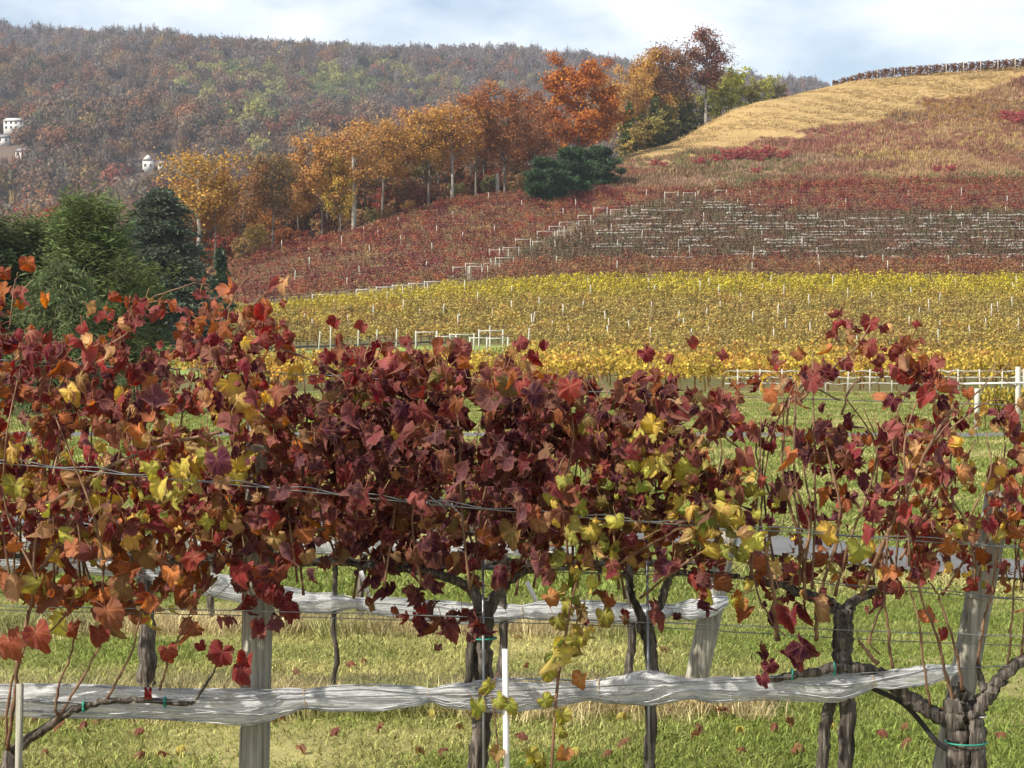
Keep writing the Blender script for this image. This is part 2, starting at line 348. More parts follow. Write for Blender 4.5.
# where each crop or ground cover lies
GOLD = ([560, 619, 682, 735, 768, 838, 888, 923, 958, 1024, 1800], [172, 167, 156, 149, 141, 131, 118, 108, 97, 84, 50])
def py_of(x, y, z): return 368 + (HC - z) / y * F
def zone(x, y):
    z = gz(x, y); u = ux(x, y); py = py_of(x, y, z)
    py = py + (vnoise(x, y, 7, 91) - .5) * 15 + (vnoise(x, y, 2.2, 92) - .5) * 6
    gold = (y > 384) & (py < np.interp(u, *GOLD)) & (u > 540)
    mead = (y > redtop(u)) & ~gold
    return u, gold, mead
def redtop(u): return np.interp(u, [-900, 280, 430, 500, 560, 700, 800, 1800], [330, 330, 352, 362, 366, 363, 372, 372])
def yellow_end(u): return np.interp(u, [0, 280, 360, 430, 480, 560, 1800], [262, 262, 263, 265, 268, 269, 269])

us = np.concatenate([np.arange(-900, -60, 40), np.arange(-60, 1090, 7), np.arange(1090, 1801, 40)])
ys = np.concatenate([[2.0, 4.0], np.arange(5, 30, 0.6), np.arange(30, 120, 1.5), np.arange(120, 520, 1.6), np.arange(520, 1001, 20)])
Ug, Yg = np.meshgrid(us, ys, indexing='ij'); Xg = (Ug - 512) / F * Yg; Zg = gz(Xg, Yg)
Zg = Zg + (vnoise(Xg, Yg, 0.9, 3) - .5) * 0.05 * (Yg < 60) + (vnoise(Xg, Yg, 14, 4) - .5) * 0.7 * np.clip((Yg - 120) / 150, 0, 1)
g = np.zeros(Ug.shape + (3,)); g[:] = (0.15, 0.155, 0.055)
nA, nB, nC = vnoise(Xg, Yg, 9, 5), vnoise(Xg, Yg, 3.5, 6), vnoise(Xg, Yg, 30, 8)
lerp = lambda a, b, t: np.asarray(a) * (1 - t[..., None]) + np.asarray(b) * t[..., None]
g = lerp((0.17, 0.185, 0.055), (0.33, 0.28, 0.12), np.clip(nA * .6 + nB * .5, 0, 1))
far = Yg > 121
g[far] = lerp((0.10, 0.105, 0.035), (0.16, 0.13, 0.055), nA)[far]
u_, gold_, mead_ = zone(Xg, Yg)
redz = (Yg > yellow_end(u_)) & ~gold_ & ~mead_
g[redz] = lerp((0.11, 0.085, 0.045), (0.17, 0.12, 0.07), nA)[redz]
g[mead_] = lerp((0.22, 0.14, 0.07), (0.30, 0.21, 0.11), nA)[mead_]
g[gold_] = lerp((0.30, 0.20, 0.08), (0.42, 0.29, 0.125), np.clip(nB * .6 + nA * .4, 0, 1))[gold_]
lane = (Yg > np.where(u_ < 512, 149, 176)) & (Yg < np.where(u_ < 512, 198, 187)); g[lane] = lerp((0.16, 0.23, 0.05), (0.21, 0.26, 0.07), nA)[lane]
wood = (Yg > np.interp(u_, [-900, 150, 280, 430, 560, 650, 700, 760, 800, 1800], [285, 292, 325, 360, 404, 436, 456, 476, 2000, 2000]))
g[wood] = lerp((0.14, 0.09, 0.05), (0.2, 0.13, 0.07), nA)[wood]
mb = MB(); nu, ny = Ug.shape
idx = np.arange(nu * ny).reshape(nu, ny)
q = np.stack([idx[:-1, :-1], idx[1:, :-1], idx[1:, 1:], idx[:-1, 1:]], -1).reshape(-1, 4)
mb.add(np.stack([Xg, Yg, Zg], -1), q, col=g.reshape(-1, 3))
def ground_mat():
    m, n, l, b = new_mat('ground_cover')
    a = n.new('ShaderNodeAttribute'); a.attribute_name = 'col'; t = n.new('ShaderNodeTexCoord')
    mpn = n.new('ShaderNodeMapping'); l.new(t.outputs['Object'], mpn.inputs[0])
    x = n.new('ShaderNodeTexNoise'); x.inputs['Scale'].default_value = 1.4; x.inputs['Detail'].default_value = 10; x.inputs['Roughness'].default_value = 0.7; l.new(mpn.outputs[0], x.inputs['Vector'])
    mr = n.new('ShaderNodeMapRange'); mr.inputs[1].default_value = 0.25; mr.inputs[2].default_value = 0.75; mr.inputs[3].default_value = 0.62; mr.inputs[4].default_value = 1.35; l.new(x.outputs[0], mr.inputs[0])
    mm = n.new('ShaderNodeMix'); mm.data_type = 'RGBA'; mm.blend_type = 'MULTIPLY'; mm.inputs[0].default_value = 1
    l.new(a.outputs['Color'], mm.inputs[6]); l.new(mr.outputs[0], mm.inputs[7]); l.new(mm.outputs[2], b.inputs['Base Color'])
    b.inputs['Roughness'].default_value = 0.95; b.inputs['Specular IOR Level'].default_value = 0.1
    bp = n.new('ShaderNodeBump'); bp.inputs['Strength'].default_value = 0.5; bp.inputs['Distance'].default_value = 0.08; l.new(x.outputs[0], bp.inputs['Height']); l.new(bp.outputs[0], b.inputs['Normal'])
    return m
M_GROUND = ground_mat()
gr = mb.build('ground', M_GROUND, None, True); tag(gr, kind='structure')

# ------------------------------------------------------------------ the mountain behind
RU = [-1500, -600, 0, 130, 220, 330, 450, 560, 650, 740, 830, 1000, 2400]
RP = [34, 32, 39, 43, 54, 59, 64, 68, 77, 86, 97, 120, 190]
us = np.arange(-1500, 2401, 25.0); ys = np.concatenate([np.arange(640, 2600, 25), [2800, 3200, 4000]])
Um, Ym = np.meshgrid(us, ys, indexing='ij'); Xm = (Um - 512) / F * Ym
def mz(x, y):
    x = np.asarray(x, float); y = np.asarray(y, float)
    u = ux(x, y); rz = HC + (368 - np.interp(u, RU, RP)) / F * 2300
    t = np.clip((y - 700) / 1600, 0, 1); base = 26 + 10 * t
    prof = 0.10 * t + 0.90 * (t ** 1.35)
    z = base + (rz - base) * prof + (vnoise(x, y, 260, 11) - .5) * 60 * np.sin(np.pi * t) + (vnoise(x, y, 110, 12) - .5) * 24 * np.sin(np.pi * t) ** .5
    z = np.where(y > 2300, rz - (y - 2300) * 0.25, z); z = np.where(y < 700, 26 - (700 - y) * .3, z)
    return z + (vnoise(x, y, 90, 13) - .5) * 8 * (y > 2200)
Zm = mz(Xm, Ym)
mb = MB(); nu, ny = Um.shape; idx = np.arange(nu * ny).reshape(nu, ny)
mb.add(np.stack([Xm, Ym, Zm], -1), np.stack([idx[:-1, :-1], idx[1:, :-1], idx[1:, 1:], idx[:-1, 1:]], -1).reshape(-1, 4))
M_FLOOR = ramp_noise_mat('forest_floor', [(0.07, 0.05, 0.04), (0.13, 0.09, 0.065), (0.17, 0.12, 0.08)], 0.02, 0.95, 8)
tag(mb.build('mountain', M_FLOOR, None, True), kind='structure')
def mhit(px, py):
    for Y in np.arange(760, 2400, 4.0):
        p = at(px, py, Y)
        if px == 15 and Y >= 1348: break                                    # the large house stands on the near shoulder of the slope
        if p[2] <= mz(p[0], Y): break
    return np.array([p[0], Y, float(mz(p[0], Y))])

# ------------------------------------------------------------------ scattering with geometry nodes
def scatter(name, pts, scale, rotz, idx, col, protos, label=None, cat=None, tilt=None):
    n = len(pts); me = bpy.data.meshes.new(name); me.vertices.add(n); me.vertices.foreach_set('co', np.asarray(pts, np.float32).ravel())
    scale = np.asarray(scale, float)
    if scale.ndim == 1: scale = np.repeat(scale[:, None], 3, 1)
    rot = np.zeros((n, 3)); rot[:, 2] = rotz
    if tilt is not None: rot[:, :2] = tilt
    for nm, ty, da, key in (('sc', 'FLOAT_VECTOR', scale, 'vector'), ('ro', 'FLOAT_VECTOR', rot, 'vector'), ('pi', 'INT', np.asarray(idx), 'value')):
        a = me.attributes.new(nm, ty, 'POINT'); a.data.foreach_set(key, da.astype(np.int32 if ty == 'INT' else np.float32).ravel())
    cc = np.ones((n, 4)); cc[:, :3] = col
    a = me.attributes.new('col', 'FLOAT_COLOR', 'POINT'); a.data.foreach_set('color', cc.astype(np.float32).ravel())
    o = bpy.data.objects.new(name, me); C.objects.link(o)
    nt = bpy.data.node_groups.new(name + '_scatter', 'GeometryNodeTree')
    nt.interface.new_socket('Geometry', in_out='INPUT', socket_type='NodeSocketGeometry'); nt.interface.new_socket('Geometry', in_out='OUTPUT', socket_type='NodeSocketGeometry')
    gi, go = nt.nodes.new('NodeGroupInput'), nt.nodes.new('NodeGroupOutput')
    ip = nt.nodes.new('GeometryNodeInstanceOnPoints'); jn = nt.nodes.new('GeometryNodeJoinGeometry')
    for p in protos:
        oi = nt.nodes.new('GeometryNodeObjectInfo'); oi.inputs['Object'].default_value = p; oi.inputs['As Instance'].default_value = True
        nt.links.new(oi.outputs['Geometry'], jn.inputs[0])
    def na(nm, dt):
        k = nt.nodes.new('GeometryNodeInputNamedAttribute'); k.data_type = dt; k.inputs['Name'].default_value = nm; return k.outputs['Attribute']
    er = nt.nodes.new('FunctionNodeEulerToRotation'); nt.links.new(na('ro', 'FLOAT_VECTOR'), er.inputs[0])
    nt.links.new(gi.outputs[0], ip.inputs['Points']); nt.links.new(jn.outputs[0], ip.inputs['Instance'])
    ip.inputs['Pick Instance'].default_value = True
    nt.links.new(na('pi', 'INT'), ip.inputs['Instance Index']); nt.links.new(er.outputs[0], ip.inputs['Rotation']); nt.links.new(na('sc', 'FLOAT_VECTOR'), ip.inputs['Scale'])
    nt.links.new(ip.outputs[0], go.inputs[0])
    md = o.modifiers.new('scatter', 'NODES'); md.node_group = nt
    return tag(o, label, cat, kind='stuff')

# ---- the forest on the mountain
def crown_proto(k, n, bare):
    r_ = np.random.default_rng(100 + k); mb = MB()
    if not bare:
        lob = r_.normal(0, 1, (9, 3)); lob /= np.linalg.norm(lob, axis=1)[:, None]; lob *= r_.uniform(.35, .8, (9, 1)); lob[:, 2] = np.abs(lob[:, 2]) * 1.0 + .1
        w = r_.integers(0, 9, n); d = r_.normal(0, 1, (n, 3)); d /= np.linalg.norm(d, axis=1)[:, None]
        c = lob[w] + d * r_.uniform(.22, .46, (n, 1)); c[:, 2] += 0.75
        cards(mb, c, r_.uniform(.10, .21, n), r_.uniform(.85, 1.15, n) * r_.uniform(.8, 1.2, 9)[w], r_=r_, face=d * .6 + lob[w] / (np.linalg.norm(lob[w], axis=1)[:, None] + .1) * .7)
    else:
        for i in range(n):
            a = r_.uniform(0, 6.28); e = r_.uniform(0, 1); x, y = np.cos(a) * e * .8, np.sin(a) * e * .8; h = 1.7 - e * .6
            p = np.array([x * .3, y * .3, r_.uniform(.2, .9)]); q_ = np.array([x, y, h * r_.uniform(.7, 1.1)]); d = q_ - p; s = np.cross(d, r_.normal(0, 1, 3)); s = s / np.linalg.norm(s) * .028
            mb.add([p - s, p + s, q_ + s * .4, q_ - s * .4], np.array([[0, 1, 2, 3]]), var=np.array([r_.uniform(.7, 1.4)]).repeat(4))
    for t_ in range(2):
        a = t_ * 1.57; s = np.array([np.cos(a), np.sin(a), 0]) * .05
        mb.add([-s - [0, 0, .4], s - [0, 0, .4], s * .4 + [0, 0, 1.2], -s * .4 + [0, 0, 1.2]], np.array([[0, 1, 2, 3]]), var=np.array([1.25]).repeat(4))
    return mb.build('tree_shape', M_INST, False)
fp = [crown_proto(k, 430, False) for k in range(5)]; bp_ = [crown_proto(10 + k, 75, True) for k in range(4)]
N = 20000
u0 = rng.uniform(-260, 1000, N); Y0 = 720 + (2420 - 720) * rng.random(N) ** .62; x0 = (u0 - 512) / F * Y0
keep = ~((u0 > 860) & (Y0 < 1900)); x0, Y0, u0 = x0[keep], Y0[keep], u0[keep]; N = len(x0); z0 = mz(x0, Y0)
pal = np.array([(0.175, 0.115, 0.075), (0.215, 0.125, 0.07), (0.235, 0.11, 0.055), (0.15, 0.12, 0.09), (0.27, 0.175, 0.07), (0.13, 0.12, 0.06), (0.25, 0.085, 0.05), (0.19, 0.14, 0.10)])
pick = rng.choice(len(pal), N, p=[.22, .17, .12, .16, .1, .08, .05, .10]); colr = pal[pick] * rng.uniform(.6, 1.25, (N, 1))
pyy = py_of(x0, Y0, z0)
gpatch = np.exp(-((u0 - 330) / 95) ** 2 - ((pyy - 100) / 17) ** 2) + .8 * np.exp(-((u0 - 215) / 22) ** 2 - ((pyy - 85) / 8) ** 2) + .5 * np.exp(-((u0 - 240) / 45) ** 2 - ((pyy - 140) / 18) ** 2)
grn = rng.random(N) < gpatch * .8
colr[grn] = np.array([(0.24, 0.235, 0.07), (0.31, 0.28, 0.085), (0.16, 0.175, 0.065)])[rng.integers(0, 3, grn.sum())] * rng.uniform(.8, 1.2, (grn.sum(), 1))
hi = np.clip((Y0 - 1750) / 400, 0, 1); mix_ = (rng.random(N) < hi * .8)[:, None]
colr = np.where(mix_ & ~grn[:, None], np.array([(0.15, 0.12, 0.11)]) * rng.uniform(.75, 1.3, (N, 1)), colr)
isb = (rng.random(N) < .10 + .5 * hi) & ~grn
sc = rng.uniform(4.4, 9.2, N); scv = np.stack([sc, sc, sc * rng.uniform(1.1, 1.5, N)], 1)
hs_ = [(15, 133), (27, 160), (150, 170), (4, 146), (165, 171)]
ok = np.ones(N, bool)
for (hx, hy) in hs_:
    p = mhit(hx, hy); nearh = (np.abs(x0 - p[0]) < 13) & (Y0 > p[1] - 110) & (Y0 < p[1] + 9); scv[nearh] *= np.clip(.25 + .5 * (p[1] - Y0[nearh]) / 110, .25, .72)[:, None]; ok &= ~((np.abs(x0 - p[0]) < (9 if hx != 15 else 14)) & (Y0 > p[1] - (16 if hx != 15 else 90)) & (Y0 < p[1] + 9))
p = mhit(15, 132); ok &= ~((x0 - p[0] > -34) & (x0 - p[0] < 2) & (Y0 > p[1] - 48) & (Y0 < p[1] + 2))        # open ground on the sunny side of the large house
sel = ok & ~isb
scatter('forest', np.stack([x0, Y0, z0], 1)[sel], scv[sel], rng.uniform(0, 6.28, sel.sum()), rng.integers(0, 5, sel.sum()), colr[sel], fp, 'hazy autumn forest covering the mountain behind the vineyard', 'forest')
sel = ok & isb
scatter('bare_forest', np.stack([x0, Y0, z0], 1)[sel], scv[sel] * 1.08, rng.uniform(0, 6.28, sel.sum()), rng.integers(0, 4, sel.sum()), np.clip(colr[sel] * 1.25, 0, 1), bp_, 'bare grey trees mixed through the mountain forest up to the ridge', 'forest')

# ---- houses on the mountain side
M_HW = flat_mat('white_siding', (0.62, 0.61, 0.57)); M_HR = flat_mat('grey_shingles', (0.22, 0.22, 0.23)); M_HG = flat_mat('dark_window_glass', (0.06, 0.07, 0.08), 0.2); M_HP = flat_mat('pale_roof', (0.5, 0.49, 0.46))
def house(px, py, w, d, h, roof_h, label, rmat, gable_front=False, nwin=3, floors=2, wing=None, lift=1.0):
    p = mhit(px, py) + np.array([0, 0, lift]); t = thing('hillside_house', label, 'house', tuple(p), 'white houses on the wooded mountain side')
    def blk(x0, x1, h, roof_h, gf, nw, fl):
        mb = MB(); box(mb, (x0, -d / 2, -max(lift, 0) - 1.5), (x1, d / 2, h)); mb.build('wall', M_HW, t)
        mb = MB(); e = .5; a0, a1 = x0 - e, x1 + e; y0, y1 = -d / 2 - e, d / 2 + e; z0, z1 = h + .02, h + roof_h
        if gf:
            xm = (x0 + x1) / 2; v = [(a0, y0, z0), (a1, y0, z0), (xm, y0, z1), (a0, y1, z0), (a1, y1, z0), (xm, y1, z1)]
            mb.add(v, [np.array([[0, 3, 5, 2], [1, 2, 5, 4], [0, 1, 4, 3]]), np.array([[3, 4, 5]])]); mb.build('roof', rmat, t)
            mb = MB(); mb.add([(x0, -d / 2 - .52, h), (x1, -d / 2 - .52, h), (xm, -d / 2 - .52, z1 - .3), (x0, -d / 2 - .3, h), (x1, -d / 2 - .3, h), (xm, -d / 2 - .3, z1 - .3)], [np.array([[0, 1, 2], [5, 4, 3]]), np.array([[0, 3, 4, 1], [1, 4, 5, 2], [2, 5, 3, 0]])]); mb.build('gable', M_HW, t)
        else:
            v = [(a0, y0, z0), (a1, y0, z0), (a1, y1, z0), (a0, y1, z0), (a0 + 1.5, 0, z1), (a1 - 1.5, 0, z1)]
            mb.add(v, [np.array([[0, 1, 5, 4], [2, 3, 4, 5], [3, 2, 1, 0]]), np.array([[1, 2, 5], [3, 0, 4]])]); mb.build('roof', rmat, t)
        for fl_ in range(fl):
            for k in range(nw):
                cx = x0 + (k + .5) * (x1 - x0) / nw; zz = .9 + fl_ * 3.0; mb = MB(); box(mb, (cx - .7, -d / 2 - .05, zz - .12), (cx + .7, -d / 2 + .1, zz + 1.62)); wnd = mb.build('window', M_HW, t); mb = MB(); box(mb, (cx - .55, -d / 2 - .08, zz), (cx + .55, -d / 2 - .052, zz + 1.5)); mb.build('pane', M_HG, wnd)
    blk(-w / 2, w / 2, h, roof_h, gable_front, nwin, floors)
    if wing: blk(w / 2 + .02, w / 2 + wing[0], wing[1], wing[2], wing[3], 2, 1)
    return t
house(15, 132, 12, 9, 5.6, 2.2, 'large pale two-storey house, highest of the houses on the mountain', M_HP, False, 4, 2, None, 2.0)
house(24, 160, 8, 7, 3.2, 2.0, 'low white house with taller square block at its right end, below the large pale house', M_HR, False, 3, 1, (5, 5.2, 1.4, False), 1.2)
house(149, 171, 6, 8, 4.6, 3.2, 'narrow white gabled house standing alone above the yellow tree', M_HR, True, 2, 1, None, 1.2)
house(163, 172, 5, 5, 2.8, 1.5, 'small white garage right of the narrow gabled house', M_HR, False, 2, 1, None, 1.0)
house(4, 146, 7, 6, 3, 1.8, 'small white house at the picture edge between the large and low houses', M_HR, False, 2, 1)

# ------------------------------------------------------------------ trees of the wood edge
def deciduous(seed, H, cr, cb, nleaf, card, squat=1.0, fork=False, clump=.05):
    r_ = np.random.default_rng(seed); tr, lf = MB(), MB()
    wob = r_.normal(0, .012 * H, (6, 2)); wob[0] = 0
    tp = np.array([[*np.cumsum(wob, 0)[i], H * .88 * i / 5] for i in range(6)]); tp[0, 2] = -1.0
    tpath = smooth_path(tp, 4); tube(tr, tpath, np.linspace(.017 * H, .004 * H, len(tpath)), 7, .06, r_=None) if False else tube(tr, tpath, np.linspace(.017 * H, .004 * H, len(tpath)), 7, .06)
    tips, tv = [], []
    nl = int(r_.integers(13, 18))
    for i in range(nl):
        f = cb + (.86 - cb) * ((i + r_.random()) / nl); h = f * H
        k = np.interp(h, tpath[:, 2], np.arange(len(tpath))); b0 = np.array([np.interp(k, np.arange(len(tpath)), tpath[:, c]) for c in range(3)])
        t = (f - cb) / (1 - cb); prof = np.sqrt(max(0.06, 1 - ((t - .38) / .68) ** 2))
        L = cr * prof * r_.uniform(.75, 1.12) * (1.35 if fork and i < 3 else 1); a = i * 2.4 + r_.normal(0, .4)
        d = np.array([np.cos(a), np.sin(a), 0]); ri = r_.uniform(.35, .9)
        lp_ = np.array([b0, b0 + d * L * .35 + [0, 0, L * ri * .22], b0 + d * L * .7 + [0, 0, L * ri * .6] + r_.normal(0, .04 * L, 3), b0 + d * L + [0, 0, L * ri * .85]])
        P = smooth_path(lp_, 3); tube(tr, P, np.linspace(.0065 * H, .0012 * H, len(P)), 4, 0, cap=False)
        for j in range(8):
            s = r_.uniform(.3, 1); p = P[int(s * (len(P) - 1))]; dd = r_.normal(0, 1, 3) * [1, 1, .7] + d * .6 + [0, 0, .45]; dd /= np.linalg.norm(dd)
            l2 = L * r_.uniform(.18, .42) * (1.15 - s * .4) + .02 * H; e = p + dd * l2; m = (p + e) / 2 + r_.normal(0, .1 * l2, 3)
            tube(tr, np.array([p, m, e]), [.0022 * H, .0014 * H, .0006 * H], 3, 0, cap=False)
            for q_ in (m, e, (m + e) / 2): tips.append(q_); tv.append(r_.uniform(.72, 1.28))
    for j in range(10): tips.append(tpath[-1] + r_.normal(0, .04 * H, 3)); tv.append(r_.uniform(.8, 1.25))
    tips, tv = np.array(tips), np.array(tv); w = r_.integers(0, len(tips), nleaf)
    dj = r_.normal(0, 1, (nleaf, 3)); c = tips[w] + dj * clump * H * [1, 1, .7 * squat]
    out = c - np.array([0, 0, H * (cb + .9) / 2]); out /= np.linalg.norm(out, axis=1)[:, None] + 1e-6
    cards(lf, c, r_.uniform(.6, 1.3, nleaf) * card, tv[w] * r_.uniform(.75, 1.25, nleaf), r_=r_, face=dj * .35 + out * .7 + [0, 0, .25])
    return tr, lf
TREES = {}
def tree_kind(key, *a, bark=M_TREEBARK, **k):
    t, l = deciduous(*a, **k); top = float(np.percentile(np.concatenate(l.v)[:, 2], 99.5)); TREES[key] = (t.build('trunk', bark, False), l.build('crown', M_OBJ, False), top)
tree_kind('tall', 1, 20, 5.8, .38, 7200, .38, clump=.036)
tree_kind('tall2', 2, 20, 5.0, .36, 6600, .38, clump=.036)
tree_kind('wide', 3, 18, 7.4, .30, 9500, .38, fork=True, clump=.036)
tree_kind('round', 4, 17, 6.8, .18, 7500, .40)
tree_kind('slim', 5, 20, 4.2, .25, 3600, .40)
tree_kind('thin', 6, 19, 4.6, .35, 900, .38)
tree_kind('pale', 7, 20, 4.8, .40, 4200, .38, bark=M_PALEBARK)
tree_kind('shrub', 8, 6, 3.4, .06, 2600, .34)
tree_kind('oak', 9, 18, 7.6, .14, 17000, .42, fork=False, clump=.036)
def plant_tree(key, loc, H, col, label, group=None, name='autumn_tree', wide=1.0, cat='tree'):
    H *= .95 if cat == 'tree' else 1
    t = thing(name, label, cat, tuple(loc), group); t.rotation_euler[2] = random.uniform(0, 6.28)
    tr, cr_, h0 = TREES[key]; s = H / h0; t.scale = (s * wide, s * wide, s)
    a = tr.copy(); b = cr_.copy(); C.objects.link(a); C.objects.link(b); a.parent = t; b.parent = t; b.color = (*col, 1)
    return t
def edge_Y(u): return np.interp(u, [0, 150, 280, 350, 430, 500, 560, 620, 700, 760], [290, 296, 326, 345, 360, 378, 402, 430, 456, 474])
YEL, ORG, RUST, BRN, OLV, RED, GRN, TAN = (0.44, 0.25, 0.05), (0.40, 0.17, 0.035), (0.30, 0.105, 0.035), (0.21, 0.105, 0.05), (0.19, 0.16, 0.05), (0.27, 0.065, 0.04), (0.09, 0.12, 0.04), (0.36, 0.22, 0.10)
front = [  # u, top pixel, kind, colour, label, depth offset, name, widen
 (196, 144, 'pale', YEL, 'tall yellow-gold tree with slender trunk, leftmost of the bright wood-edge trees', 2, 'autumn_tree', 1.2),
 (214, 168, 'tall2', (0.42, 0.21, 0.05), 'orange-gold tree leaning against the right side of the tall yellow tree', 0, 'autumn_tree', .8),
 (243, 158, 'wide', (0.25, 0.12, 0.045), 'rust-brown broad tree between the gold tree and the olive-topped tree', 5, 'autumn_tree', .8),
 (272, 148, 'tall', (0.20, 0.125, 0.05), 'brown tree with olive tint and clear grey trunk at the vineyard corner', 0, 'autumn_tree', .85),
 (299, 165, 'tall2', (0.33, 0.16, 0.05), 'lower orange tree in the dip left of the big golden trees', 10, 'autumn_tree', .8),
 (322, 130, 'wide', (0.46, 0.23, 0.06), 'broad orange tree at the left end of the high golden crowns', 4, 'autumn_tree', .85),
 (340, 150, 'round', (0.46, 0.30, 0.05), 'yellow-leaved smaller tree in front of the broad orange crowns', -2, 'autumn_tree', .55),
 (354, 118, 'pale', (0.42, 0.21, 0.06), 'orange tree on a pale straight trunk at the red vineyard edge', -3, 'autumn_tree', 1.1),
 (382, 115, 'tall', (0.43, 0.22, 0.055), 'tall golden-brown tree with dark trunk right of the pale trunk', 4, 'autumn_tree', .95),
 (404, 128, 'tall2', (0.30, 0.13, 0.045), 'brown-orange tree in the shade between two golden crowns', 9, 'autumn_tree', .9),
 (428, 104, 'tall', (0.44, 0.23, 0.055), 'golden-orange tree with high rounded crown left of the rust tree', 4, 'autumn_tree', .9),
 (452, 98, 'pale', (0.44, 0.21, 0.05), 'orange crowned tree with thin white trunk beside the rust trees', 0, 'autumn_tree', 1.1),
 (476, 88, 'wide', (0.33, 0.125, 0.04), 'rust-orange tree, left one of the broad rust pair', 3, 'autumn_tree', .8),
 (505, 80, 'wide', (0.31, 0.115, 0.042), 'large rust tree with spreading crown left of the bright oak', 0, 'autumn_tree', .95),
 (534, 92, 'round', (0.27, 0.105, 0.045), 'dull rust tree close behind the evergreen shrubs', 2, 'autumn_tree', .8),
 (579, 54, 'oak', (0.42, 0.13, 0.018), 'big bright orange oak standing above the evergreen shrubs', -4, 'oak_tree', .92),
 (622, 68, 'wide', (0.38, 0.20, 0.055), 'orange-brown tree right behind the bright oak', 12, 'autumn_tree', .8),
 (646, 48, 'wide', (0.46, 0.25, 0.06), 'golden-orange tree in the middle of the hilltop grove', 14, 'autumn_tree', .75),
 (668, 40, 'tall', (0.27, 0.13, 0.065), 'brown half-bare tree left of the tallest hilltop tree', 8, 'autumn_tree', .9),
 (686, 34, 'thin', (0.21, 0.11, 0.08), 'sparse brown tree next to the tallest hilltop tree', 6, 'autumn_tree', 1.1),
 (705, 24, 'tall2', (0.20, 0.075, 0.05), 'tallest dark red-brown tree on pale trunk at the hilltop grove', 0, 'autumn_tree', .85),
 (722, 36, 'thin', (0.19, 0.13, 0.10), 'almost bare grey tree at the right end of the hilltop grove', 6, 'bare_tree', .8),
]
for (u, top, key, col, lab, dy, nm, wd) in front:
    Y = float(edge_Y(u)) + dy; x = (u - 512) / F * Y; z = float(gz(x, Y)); H = (at(u, top, Y)[2] - z) * 1.0
    plant_tree(key, (x, Y, z), max(H, 5), col, lab, 'trees along the wood edge', nm, wd)
rr = random.Random(5)
for i in range(34):                                                       # the rank behind
    u = 178 + i * 11.2 + rr.uniform(-5, 5); u = u if u < 560 else u + 40
    Y = float(edge_Y(u)) + rr.uniform(14, 45); x = (u - 512) / F * Y; z = float(gz(x, Y)); 
    top = np.interp(u, [170, 200, 280, 320, 430, 500, 560, 650, 740], [190, 170, 172, 145, 118, 95, 95, 62, 70]) + rr.uniform(0, 25)
    H = max(at(u, top, Y)[2] - z, 6)
    plant_tree(rr.choice(['tall', 'tall2', 'slim', 'thin', 'thin']), (x, Y, z), H, rr.choice([RUST, BRN, BRN, OLV, ORG, (0.24, 0.14, 0.07)]), 'dull autumn tree deeper in the wood behind the edge trees', 'trees deeper in the wood', 'autumn_tree', rr.uniform(.75, 1.0))
for i in range(64):                                                       # understorey
    u = 166 + (i % 32) * 11.6 + rr.uniform(-5, 5); u = u if u < 535 else u + 66
    Y = float(edge_Y(u)) + (rr.uniform(3, 20) if i < 32 else rr.uniform(22, 48)); x = (u - 512) / F * Y; z = float(gz(x, Y))
    plant_tree('shrub', (x, Y, z), rr.uniform(2.5, 5.5) if i < 32 else rr.uniform(6, 10), rr.choice([RED, RUST, BRN, OLV, TAN, (0.24, 0.09, 0.05)] if i < 32 else [BRN, (0.16, 0.09, 0.05), (0.20, 0.09, 0.05), (0.14, 0.10, 0.06)]), 'rusty understorey bush among the trunks of the wood edge', 'understorey bushes of the wood edge', 'bush', rr.uniform(.8, 1.2), 'bush')
for (u, top, H, col, lab, dy) in [(632, 0, 8, (0.32, 0.23, 0.06), 'olive-gold bush below the orange hilltop trees', 4), (652, 0, 9, (0.30, 0.26, 0.07), 'yellow-green bush at the shaded foot of the hilltop grove', 2),
        (674, 0, 10, (0.36, 0.27, 0.07), 'yellowish bush left of the pale hilltop trunk', 8), (690, 0, 8, (0.13, 0.15, 0.05), 'dull green bush beside the pale hilltop trunk', 4), (716, 0, 8.5, (0.33, 0.32, 0.07), 'yellow-green bush right of the pale hilltop trunk', 6),
        (731, 0, 10, (0.42, 0.41, 0.08), 'bright yellow-green bush at the right end of the grove', 3), (746, 0, 6.5, (0.24, 0.20, 0.08), 'small olive bush between the two bright yellow-green bushes', 5), (764, 0, 6.5, (0.38, 0.37, 0.09), 'last yellow-green bush where the grove meets the mown hill', 3), (778, 0, 4, (0.22, 0.19, 0.08), 'low brownish bush at the crest right of the grove', 4),
        (255, 0, 4.8, (0.42, 0.27, 0.07), 'tan-gold bush at the lower corner of the red vineyard', -8), (243, 0, 3.8, (0.33, 0.21, 0.08), 'smaller tan bush left of the gold corner bush', -10), (385, 0, 2.6, (0.36, 0.22, 0.07), 'low golden weeds bush at the wood edge on the slope', -3),
        (408, 0, 2.4, (0.38, 0.20, 0.06), 'low orange bush on the slope below the brown tree', -3), (455, 0, 3.5, (0.25, 0.24, 0.08), 'green bush behind the white trunks of the slope', 6), (490, 0, 4, (0.20, 0.20, 0.07), 'olive bush left of the short pale stump', 6)]:
    Y = float(edge_Y(u)) + dy; x = (u - 512) / F * Y
    plant_tree('shrub', (x, Y, float(gz(x, Y))), H, col, lab, 'bushes along the wood edge', 'bush', 1.0, 'bush')
